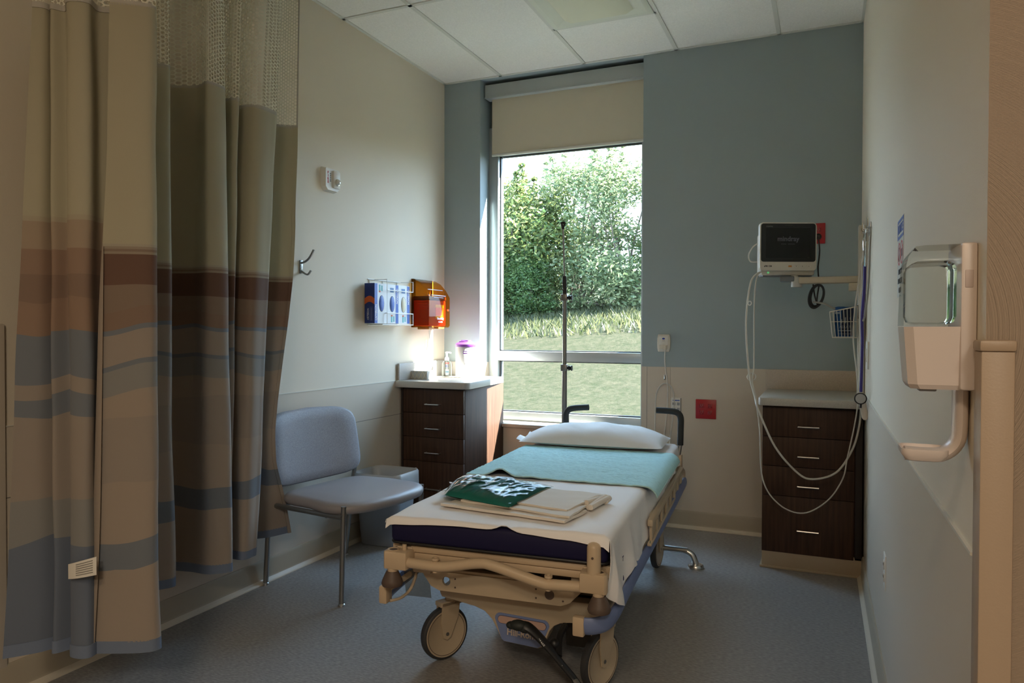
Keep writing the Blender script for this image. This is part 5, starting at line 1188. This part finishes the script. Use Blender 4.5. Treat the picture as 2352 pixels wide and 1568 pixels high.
B('underside', mon_g, t_, (-hw + 0.03, hw - 0.01, 0.018, 0.08, -hh - 0.028, -hh - 0.0215), bev=0.002)
B('side_marks', M('grey_ink', (0.35, 0.36, 0.37), 0.6), t_, (hw + 0.0015, hw + 0.003, 0.040, 0.056, -0.022, -0.019), (hw + 0.0015, hw + 0.003, 0.040, 0.060, -0.085, -0.083), (hw + 0.0015, hw + 0.003, 0.040, 0.060, -0.092, -0.0905), bev=0)
a = MB(); a.tube([(-hw + 0.004, 0.03, 0.02), (-hw - 0.022, 0.03, 0.0), (-hw - 0.042, 0.035, -0.042), (-hw - 0.030, 0.04, -0.075), (-hw + 0.006, 0.04, -0.078)], 0.0035, n=8, smooth=6); a.build('side_cable', cable_w, t_)
a = MB(); a.grid(lambda u, v: (hw + 0.002 + 0.012 * u, 0.055 + 0.02 * v, 0.062 + 0.035 * v - 0.02 * u + 0.006 * sin(6 * u + 5 * v)), 8, 8, 0.0015); a.build('cable_tag', white_p, t_)
# wall arm and channel on the right wall
CX = lambda y: xr(y)
t_ = thing('monitor_mount', 'cream horizontal monitor arm on a vertical wall channel', 'monitor mount', (xr(4.22), 4.22, 1.50))
a = MB(); ow = -xr(4.22)
a.box(-0.036, -0.002, -0.045, 0.045, -0.62, 0.30, bev=0.004); a.build('wall_channel', M('channel_white', (0.60, 0.58, 0.51), 0.4), t_)
a = MB(); a.box(-0.325, -0.030, -0.030, 0.030, 0.004, 0.040, bev=0.008); a.build('arm', M('arm_cream', (0.55, 0.49, 0.38), 0.4), t_)
a = MB(); a.box(-0.080, -0.030, -0.034, 0.034, -0.038, 0.004, bev=0.006); a.build('arm_bracket', M('arm_cream', (0.55, 0.49, 0.38), 0.4), t_)
a = MB(); a.cyl((-0.335, 0, -0.012), (-0.335, 0, 0.042), 0.028, n=24); a.cyl((-0.345, 0, 0.04), (-0.345, 0, 0.052), 0.018, n=18); a.build('swivel', M('arm_grey', (0.50, 0.50, 0.46), 0.4), t_)
a = MB(); a.box(-0.420, -0.345, -0.03, 0.05, 0.018, 0.046, bev=0.006); a.build('mount_plate', mon_g, t_)
# coiled black mains lead hanging from the arm
t_ = thing('power_cord', 'black power cord coiled and tied under the monitor arm', 'cord', (-0.055, 4.195, 1.50))
a = MB(); rnd = random.Random(2)
for i in range(5):
    P = []
    rx_, rz_ = 0.030 + rnd.uniform(-0.006, 0.006), 0.058 + rnd.uniform(-0.006, 0.005); ox_, oz_ = rnd.uniform(-0.004, 0.004), rnd.uniform(-0.004, 0.004)
    for q in range(14):
        th = 2 * pi * q / 14; P.append((ox_ + rx_ * cos(th) + 0.01 * (sin(th)), -0.02 + i * 0.010, -0.062 + oz_ + rz_ * sin(th)))
    a.tube(P, 0.0042, n=8, smooth=3, closed=True)
a.tube([(-0.018, 0, 0.0), (-0.010, 0, -0.06), (0.006, 0, -0.115)], 0.004, n=8, smooth=4); a.tube([(0.012, 0.0, 0.0), (0.004, 0.0, -0.055), (0.0, 0, -0.1)], 0.004, n=8, smooth=4)
a.tube([(0.012, 0.0, -0.01), (0.012, 0.06, 0.01), (0.006, 0.07, 0.06), (0.004, 0.08, 0.10)], 0.004, n=8, smooth=4)
a.tube([(0.004, 0.08, 0.10), (0.01, 0.2, 0.2), (0.0, 0.40, 0.29), (0.0, 0.445, 0.305)], 0.004, n=8, smooth=4)
a.build('lead', cable_k, t_)
a = MB(); a.lathe([(0.012, 0.0), (0.018, 0.01), (0.018, 0.022), (0.008, 0.034)], mtx=frame((0.0, 0.461, 0.305), (1, 0, 0), (0, 0, 1)), n=16); a.build('plug', black_p, t_)
# wire basket and cuff
t_ = thing('wire_basket', 'cream wire basket on the wall channel holding a blood pressure cuff', 'basket', (0.075, 4.15, 1.215))
a = MB(); bx0, bx1 = -0.066, 0.064; yf, yb = -0.055, 0.055; zt0, zt1 = 0.135, 0.162
def bp_(x, z): return x + (0.010 * (1 - z / 0.14) if x < 0 else 0)
top = [(bx0, yf, zt0), (bx1, yf, zt1), (bx1, yb, zt1), (bx0, yb, zt0)]; mid = [(bx0 + 0.006, yf, 0.085), (bx1, yf, 0.085), (bx1, yb, 0.085), (bx0 + 0.006, yb, 0.085)]; bot = [(bx0 + 0.014, yf, 0.003), (bx1, yf, 0.003), (bx1, yb, 0.003), (bx0 + 0.014, yb, 0.003)]
for lp, r_ in ((top, 0.0028), (mid, 0.0016), (bot, 0.0022)): a.tube(lp, r_, n=8, closed=True)
for i in range(9):
    f = i / 8; zt = zt0 + (zt1 - zt0) * f; xt = bx0 + (bx1 - bx0) * f; xb = bx0 + 0.014 + (bx1 - bx0 - 0.014) * f
    for y in (yf, yb): a.tube([(xt, y, zt), (xb, y, 0.003)], 0.0016, n=6)
    a.tube([(xb, yf, 0.003), (xb, yb, 0.003)], 0.0016, n=6)
for i in range(1, 5):
    y = yf + (yb - yf) * i / 5; a.tube([(bx0, y, zt0), (bx0 + 0.014, y, 0.003), (bx1, y, 0.003), (bx1, y, zt1)], 0.0016, n=6)
a.build('wires', cream_p, t_)
a = MB(); a.grid(lambda u, v: (bx0 - 0.001 + 0.014 * (1 - v), yf + (yb - yf) * u, 0.004 + 0.130 * v), 2, 8, 0.002); a.build('end_panel', M('channel_white', (0.60, 0.58, 0.51), 0.4), t_)
a = MB(); a.box(bx1, xr(4.15) - 0.075 - 0.030, -0.02, 0.03, 0.10, 0.17, bev=0.003); a.build('bracket', black_p, t_)
t_ = thing('pressure_cuff', 'rolled blue blood pressure cuff with grey hose inside the wire basket', 'cuff', (0.078, 4.15, 1.222))
a = MB(); P = []
for i in range(46):
    th = 2 * pi * i / 18; r = 1 - 0.011 * i; P.append((0.050 * r * cos(th), 0.042 * r * sin(th)))
def cuff(u, v):
    f = u * 45; i = min(44, int(f)); q = f - i; x = P[i][0] * (1 - q) + P[i + 1][0] * q; y = P[i][1] * (1 - q) + P[i + 1][1] * q
    return (x, y, 0.002 + 0.150 * v + 0.004 * sin(u * 30) * v)
a.grid(cuff, 90, 6, 0.004); a.build('cuff', cuff_b, t_, True, 60)
B('dark_panel', cuff_d, t_, (-0.012, 0.040, -0.0462, -0.0445, 0.006, 0.146), bev=0.001)
text('lettering', 'ADULT', 0.017, M('cuff_print', (0.25, 0.32, 0.40), 0.7), t_, (0.004, -0.0474, 0.050), (1, 0, 0), (0, 0, 1))
B('printed_marks', M('cuff_print', (0.25, 0.32, 0.40), 0.7), t_, (-0.03, 0.034, -0.0474, -0.0462, 0.030, 0.034), (-0.03, 0.03, -0.0474, -0.0462, 0.014, 0.016), (0.003, 0.008, -0.0474, -0.0462, 0.07, 0.10), (-0.014, -0.010, -0.0474, -0.0462, 0.07, 0.09), (0.026, 0.029, -0.0474, -0.0462, 0.088, 0.10), bev=0)
B('printed_marks', M('cuff_print', (0.25, 0.32, 0.40), 0.7), t_, (-0.046, -0.022, -0.0455, -0.040, 0.118, 0.128), bev=0)
a = MB(); a.tube([(-0.015, 0, 0.135), (-0.055, -0.01, 0.150), (-0.095, -0.01, 0.172), (-0.150, -0.005, 0.182)], 0.005, n=8, smooth=5); a.build('hose', cable_g, t_)

# monitor cables
def cable(name, label, pts, r, mat, clip=None, cat='cable'):
    o_ = Vector(pts[0]); t_ = thing(name, label, cat, o_); a = MB(); a.tube([tuple(Vector(p) - o_) for p in pts], r, n=8, smooth=8); a.build('cable', mat, t_); return t_, o_
t_, o_ = cable('monitor_hose', 'thicker pale monitor hose hanging in the upper of two loops before the cabinet',
    [(-0.318, 4.17, 1.575), (-0.355, 4.15, 1.56), (-0.386, 4.12, 1.50), (-0.404, 4.10, 1.30), (-0.386, 4.08, 1.04), (-0.348, 4.02, 0.90), (-0.327, 3.96, 0.845), (-0.243, 3.95, 0.659), (-0.138, 3.95, 0.536), (-0.064, 3.95, 0.506), (0.044, 3.95, 0.548), (0.116, 3.97, 0.662), (0.147, 4.0, 0.771), (0.155, 4.03, 0.86), (0.149, 4.05, 0.95), (0.150, 4.07, 1.2), (0.146, 4.08, 1.45), (0.150, 4.10, 1.62), (0.160, 4.10, 1.70), (0.170, 4.10, 1.735)], 0.0052, cable_w)
t_, o_ = cable('monitor_cable', 'thin white monitor cable hanging in the lowest loop before the cabinet',
    [(-0.325, 4.17, 1.575), (-0.352, 4.15, 1.55), (-0.362, 4.12, 1.46), (-0.363, 4.10, 1.30), (-0.361, 4.09, 1.06), (-0.366, 4.06, 0.99), (-0.345, 4.02, 0.90), (-0.320, 3.97, 0.74), (-0.301, 3.95, 0.486), (-0.219, 3.95, 0.362), (-0.105, 3.95, 0.330), (0.005, 3.95, 0.403), (0.074, 3.95, 0.518), (0.095, 3.95, 0.627), (0.128, 3.97, 0.80), (0.142, 4.0, 0.93), (0.135, 4.05, 1.05), (0.118, 4.07, 1.25), (0.140, 4.06, 1.50), (0.160, 4.05, 1.68), (0.168, 4.05, 1.735)], 0.0034, cable_w)
a = MB(); a.tube([(0.022 * cos(2 * pi * q / 16) - 0.372 - o_.x, 4.085 - o_.y + 0.01 * sin(2 * pi * q / 16), 1.005 + 0.020 * sin(2 * pi * q / 16) - o_.z) for q in range(16)], 0.0028, n=6, closed=True); a.build('cable_knot', cable_w, t_)
a = MB(); a.tube([(0.009 * cos(2 * pi * q / 12) - 0.385 - o_.x, 4.09 - o_.y, 1.400 + 0.011 * sin(2 * pi * q / 12) - o_.z) for q in range(12)], 0.003, n=6, closed=True); a.build('cable_clip', white_p, t_)
t_, o_ = cable('sensor_cable', 'pale sensor cable looped over the wall hooks with a finger clip at its end',
    [(0.165, 3.83, 1.675), (0.150, 3.82, 1.60), (0.146, 3.83, 1.46), (0.142, 3.85, 1.30), (0.148, 3.87, 1.12), (0.145, 3.88, 1.0), (0.152, 3.88, 0.95), (0.160, 3.87, 0.915)], 0.0033, cable_w)
a = MB(); m2 = frame((0.159 - o_.x, 3.865 - o_.y, 0.872 - o_.z), (0.93, 0.0, 0.10), (-0.13, 0, 1))
a.prism([(-0.018, 0.045), (-0.012, 0.050), (0.004, 0.048), (0.016, 0.046), (0.017, 0.02), (0.018, -0.035), (0.010, -0.045), (-0.002, -0.045), (-0.009, -0.034), (-0.013, 0.01)], 0.026, m2, bev=0.004); a.build('finger_clip', M('clip_cream', (0.72, 0.66, 0.58), 0.45), t_)
t2, o2 = cable('lead_loop', 'grey cable hanging in a long loop from the wall hooks beside the stethoscope',
    [(0.172, 3.80, 1.735), (0.176 , 3.70, 1.715), (0.172, 3.66, 1.62), (0.168, 3.68, 1.45), (0.158, 3.74, 1.33), (0.152, 3.78, 1.30)], 0.0042, cable_g)

# hook rack on the right wall, with the stethoscope
t_ = thing('wall_hook_rack', 'small steel hook rack near the top of the monitor cables', 'hook', (xr(3.86), 3.86, 1.735))
a = MB(); a.box(-0.006, 0, -0.10, 0.12, -0.02, 0.025, bev=0.002); a.build('plate', steel, t_)
for y in (-0.07, 0.0, 0.08):
    a = MB(); a.tube([(-0.004, y, 0.0), (-0.03, y, -0.006), (-0.034, y, 0.022)], 0.0035, n=8, smooth=4); a.build('hook', chrome, t_)
a = MB(); a.tube([(-0.008, 0.02, 0.02), (-0.009, 0.02, 0.06)], 0.004, n=8); a.build('post', chrome, t_)
t_ = thing('stethoscope', 'purple stethoscope hanging on the right wall with a black-rimmed chest piece', 'stethoscope', (0.158, 3.80, 1.70))
a = MB()
for s in (-1, 1): a.tube([(0.0, s * 0.012, 0.03), (-0.004, s * 0.045, -0.02), (-0.002, s * 0.04, -0.09), (0.0, s * 0.012, -0.145)], 0.0035, n=8, smooth=5)
a.build('ear_tubes', chrome, t_)
a = MB(); a.tube([(0.0, 0.0, -0.14), (-0.002, -0.002, -0.25), (-0.010, -0.004, -0.38), (-0.008, -0.006, -0.5), (-0.010, -0.008, -0.64), (-0.012, -0.008, -0.735)], 0.0068, n=10, smooth=6); a.build('tube', steth_p, t_)
m2 = frame((-0.014, -0.020, -0.765), (1, 0.12, 0), (0, 0, 1))
a = MB(); a.lathe([(0.024, -0.006), (0.0275, -0.004), (0.0275, 0.005), (0.0235, 0.007), (0.0225, 0.004)], n=28, mtx=m2, cap=False); a.build('rim', black_p, t_)
a = MB(); a.lathe([(0.001, -0.004), (0.023, -0.004), (0.023, 0.004), (0.001, 0.005)], n=28, mtx=m2); a.build('diaphragm', M('diaphragm', (0.45, 0.46, 0.46), 0.35), t_)
a = MB(); a.tube([(-0.012, -0.012, -0.79), (-0.013, -0.014, -0.81)], 0.005, n=8); a.build('bell_stem', black_p, t_)

# ================================================================== RIGHT WALL FITTINGS
def rthing(name, label, cat, y, z): return thing(name, label, cat, (xr(y), y, z), sk)     # local -x points into the room
t_ = rthing('switch_plate', 'plain cream switch plate on the right wall behind the cables', 'switch', 3.90, 1.135)
B('plate', white_p, t_, (-0.008, 0.0, -0.06, 0.06, -0.066, 0.066), bev=0.002)
B('rocker', cream_p, t_, (-0.011, -0.007, -0.016, 0.016, -0.033, 0.033), bev=0.001)
t_ = rthing('low_outlet', 'white wall outlet low on the right wall', 'outlet', 2.765, 0.437)
B('plate', white_p, t_, (-0.007, 0.0, -0.036, 0.036, -0.058, 0.058), bev=0.002)
for z in (0.021, -0.021):
    so_ = B('socket', cream_p, t_, (-0.010, -0.006, -0.015, 0.015, z - 0.014, z + 0.014), bev=0.002); B('slots', blk_ink, so_, (-0.0106, -0.0095, -0.007, -0.005, z - 0.002, z + 0.007), (-0.0106, -0.0095, 0.005, 0.007, z - 0.002, z + 0.007), bev=0)
# notice sticker: reads from the room, so its left is at the far end
t_ = rthing('notice_sign', 'white notice sticker with a blue header and two red no-signs on the right wall', 'sign', 2.395, 1.468)
RX, RU = (0, -1, 0), (0, 0, 1)
def on(xq, zq, d): return (-d, -xq, zq)
def sprism(name, ol, d0, mat, holes=()):
    a = MB(); a.prism(ol, 0.0005, frame((-d0, 0, 0), RX, RU), holes=holes); return a.build(name, mat, t_, False)
sprism('sheet', rrect(-0.085, 0.085, -0.115, 0.115, 0.004, 3), 0.0004, M('sticker_clear_white', (0.60, 0.60, 0.55), 0.4))
sprism('header', [(-0.085, 0.055), (0.085, 0.055), (0.085, 0.112), (-0.085, 0.112)], 0.0009, blue_ink, holes=[[(-0.074, 0.064), (0.074, 0.064), (0.074, 0.103), (-0.074, 0.103)]])
text('lettering', 'NOTICE', 0.036, blue_ink, t_, on(0, 0.083, 0.0014), RX, RU, sx=0.95, bold=0.001)
for cx in (-0.036, 0.036):
    sprism('no_sign', circ(cx, 0.012, 0.034, 28), 0.0009, red_ink, holes=[circ(cx, 0.012, 0.029, 28)])
    a = MB(); a.box(-0.0016, -0.0011, -cx - 0.003, -cx + 0.003, -0.030, 0.030, mtx=Matrix.Translation((0, -cx, 0.012)) @ Matrix.Rotation(radians(45), 4, 'X') @ Matrix.Translation((0, cx, 0))); a.build('no_sign_bar', red_ink, t_, False)
B('camera_icon', blk_ink, t_, (-0.0014, -0.0009, -0.036 - 0.017, -0.036 + 0.017, 0.0, 0.022), bev=0); B('phone_icon', blk_ink, t_, (-0.0014, -0.0009, 0.036 - 0.006, 0.036 + 0.006, -0.010, 0.030), bev=0)
for i, s in enumerate(('NO CAMERAS', 'NO CELL PHONES', 'OR VIDEO')): text('lettering', s, 0.021, blk_ink, t_, on(0, -0.042 - 0.027 * i, 0.0014), RX, RU, sx=0.68, bold=0.0005)
B('small_print', blk_ink, t_, (-0.0014, -0.0009, -0.02, 0.02, -0.113, -0.1115), bev=0)
# soap dispenser
t_ = rthing('sanitizer_dispenser', 'pale pink wall dispenser with a clear tank and a drip tray', 'dispenser', 1.315, 1.26)
B('back_plate', pink_p, t_, (-0.022, 0.0, -0.062, 0.060, -0.095, 0.125), bev=0.005)
B('key_slot', M('pink_shade', (0.52, 0.43, 0.40), 0.5), t_, (-0.0165, -0.006, -0.0632, -0.0610, 0.058, 0.084), bev=0.001)
def dsec(x1, wy, ch): return [(-0.016, -wy), (-x1 + ch, -wy), (-x1, -wy + ch), (-x1, wy - ch), (-x1 + ch, wy), (-0.016, wy)]
a = MB(); rings = []
for x1, wy, z in ((0.084, 0.050, -0.095), (0.088, 0.054, -0.088), (0.094, 0.058, -0.01), (0.095, 0.059, 0.0)): rings.append([a.bm.verts.new((x, y, z)) for x, y in dsec(x1, wy, 0.012)])
for A, Bq in zip(rings, rings[1:]):
    for j in range(6): a.bm.faces.new((A[j], A[(j + 1) % 6], Bq[(j + 1) % 6], Bq[j]))
a.bm.faces.new(rings[0][::-1]); a.bm.faces.new(rings[-1]); a.build('push_cover', pink_p, t_, True, 25)
a = MB(); rings = []
for x1, wy, z in ((0.095, 0.059, 0.0015), (0.092, 0.058, 0.095), (0.089, 0.056, 0.108), (0.078, 0.047, 0.124)): rings.append([a.bm.verts.new((x, y, z)) for x, y in dsec(x1, wy, 0.012)])
for A, Bq in zip(rings, rings[1:]):
    for j in range(6): a.bm.faces.new((A[j], A[(j + 1) % 6], Bq[(j + 1) % 6], Bq[j]))
a.bm.faces.new(rings[0][::-1]); a.bm.faces.new(rings[-1]); a.build('clear_tank', clear_p, t_, True, 25)
a = MB(); a.box(-0.088, -0.024, -0.053, 0.053, 0.004, 0.100, bev=0.012); a.build('liquid', clear_mat('sanitizer_gel', (0.985, 0.99, 0.985), 0.06, 0.02), t_)
B('nozzle', M('nozzle_grey', (0.25, 0.25, 0.25), 0.5), t_, (-0.070, -0.045, -0.012, 0.012, -0.101, -0.094), bev=0.002)
a = MB(); a.tube([(-0.012, 0, -0.095), (-0.012, 0, -0.150), (-0.016, 0, -0.180), (-0.034, 0, -0.199), (-0.060, 0, -0.202), (-0.088, 0, -0.201)], [0.026] * 6, n=14, smooth=5, flat=(1.0, 0.42, (1, 0, 0))); a.build('drip_arm', pink_p, t_)
a = MB(); rings = []
for k_, z in ((0.8, -0.208), (1.0, -0.198), (1.0, -0.190), (0.93, -0.190), (0.90, -0.196)): rings.append([a.bm.verts.new((-0.062 + x * k_, y * k_, z)) for x, y in rrect(-0.033, 0.033, -0.036, 0.036, 0.014, 4)])
for A, Bq in zip(rings, rings[1:]):
    for j in range(len(A)): a.bm.faces.new((A[j], A[(j + 1) % len(A)], Bq[(j + 1) % len(A)], Bq[j]))
a.bm.faces.new(rings[0][::-1]); a.bm.faces.new(rings[-1]); a.build('drip_tray', pink_p, t_, True, 40)
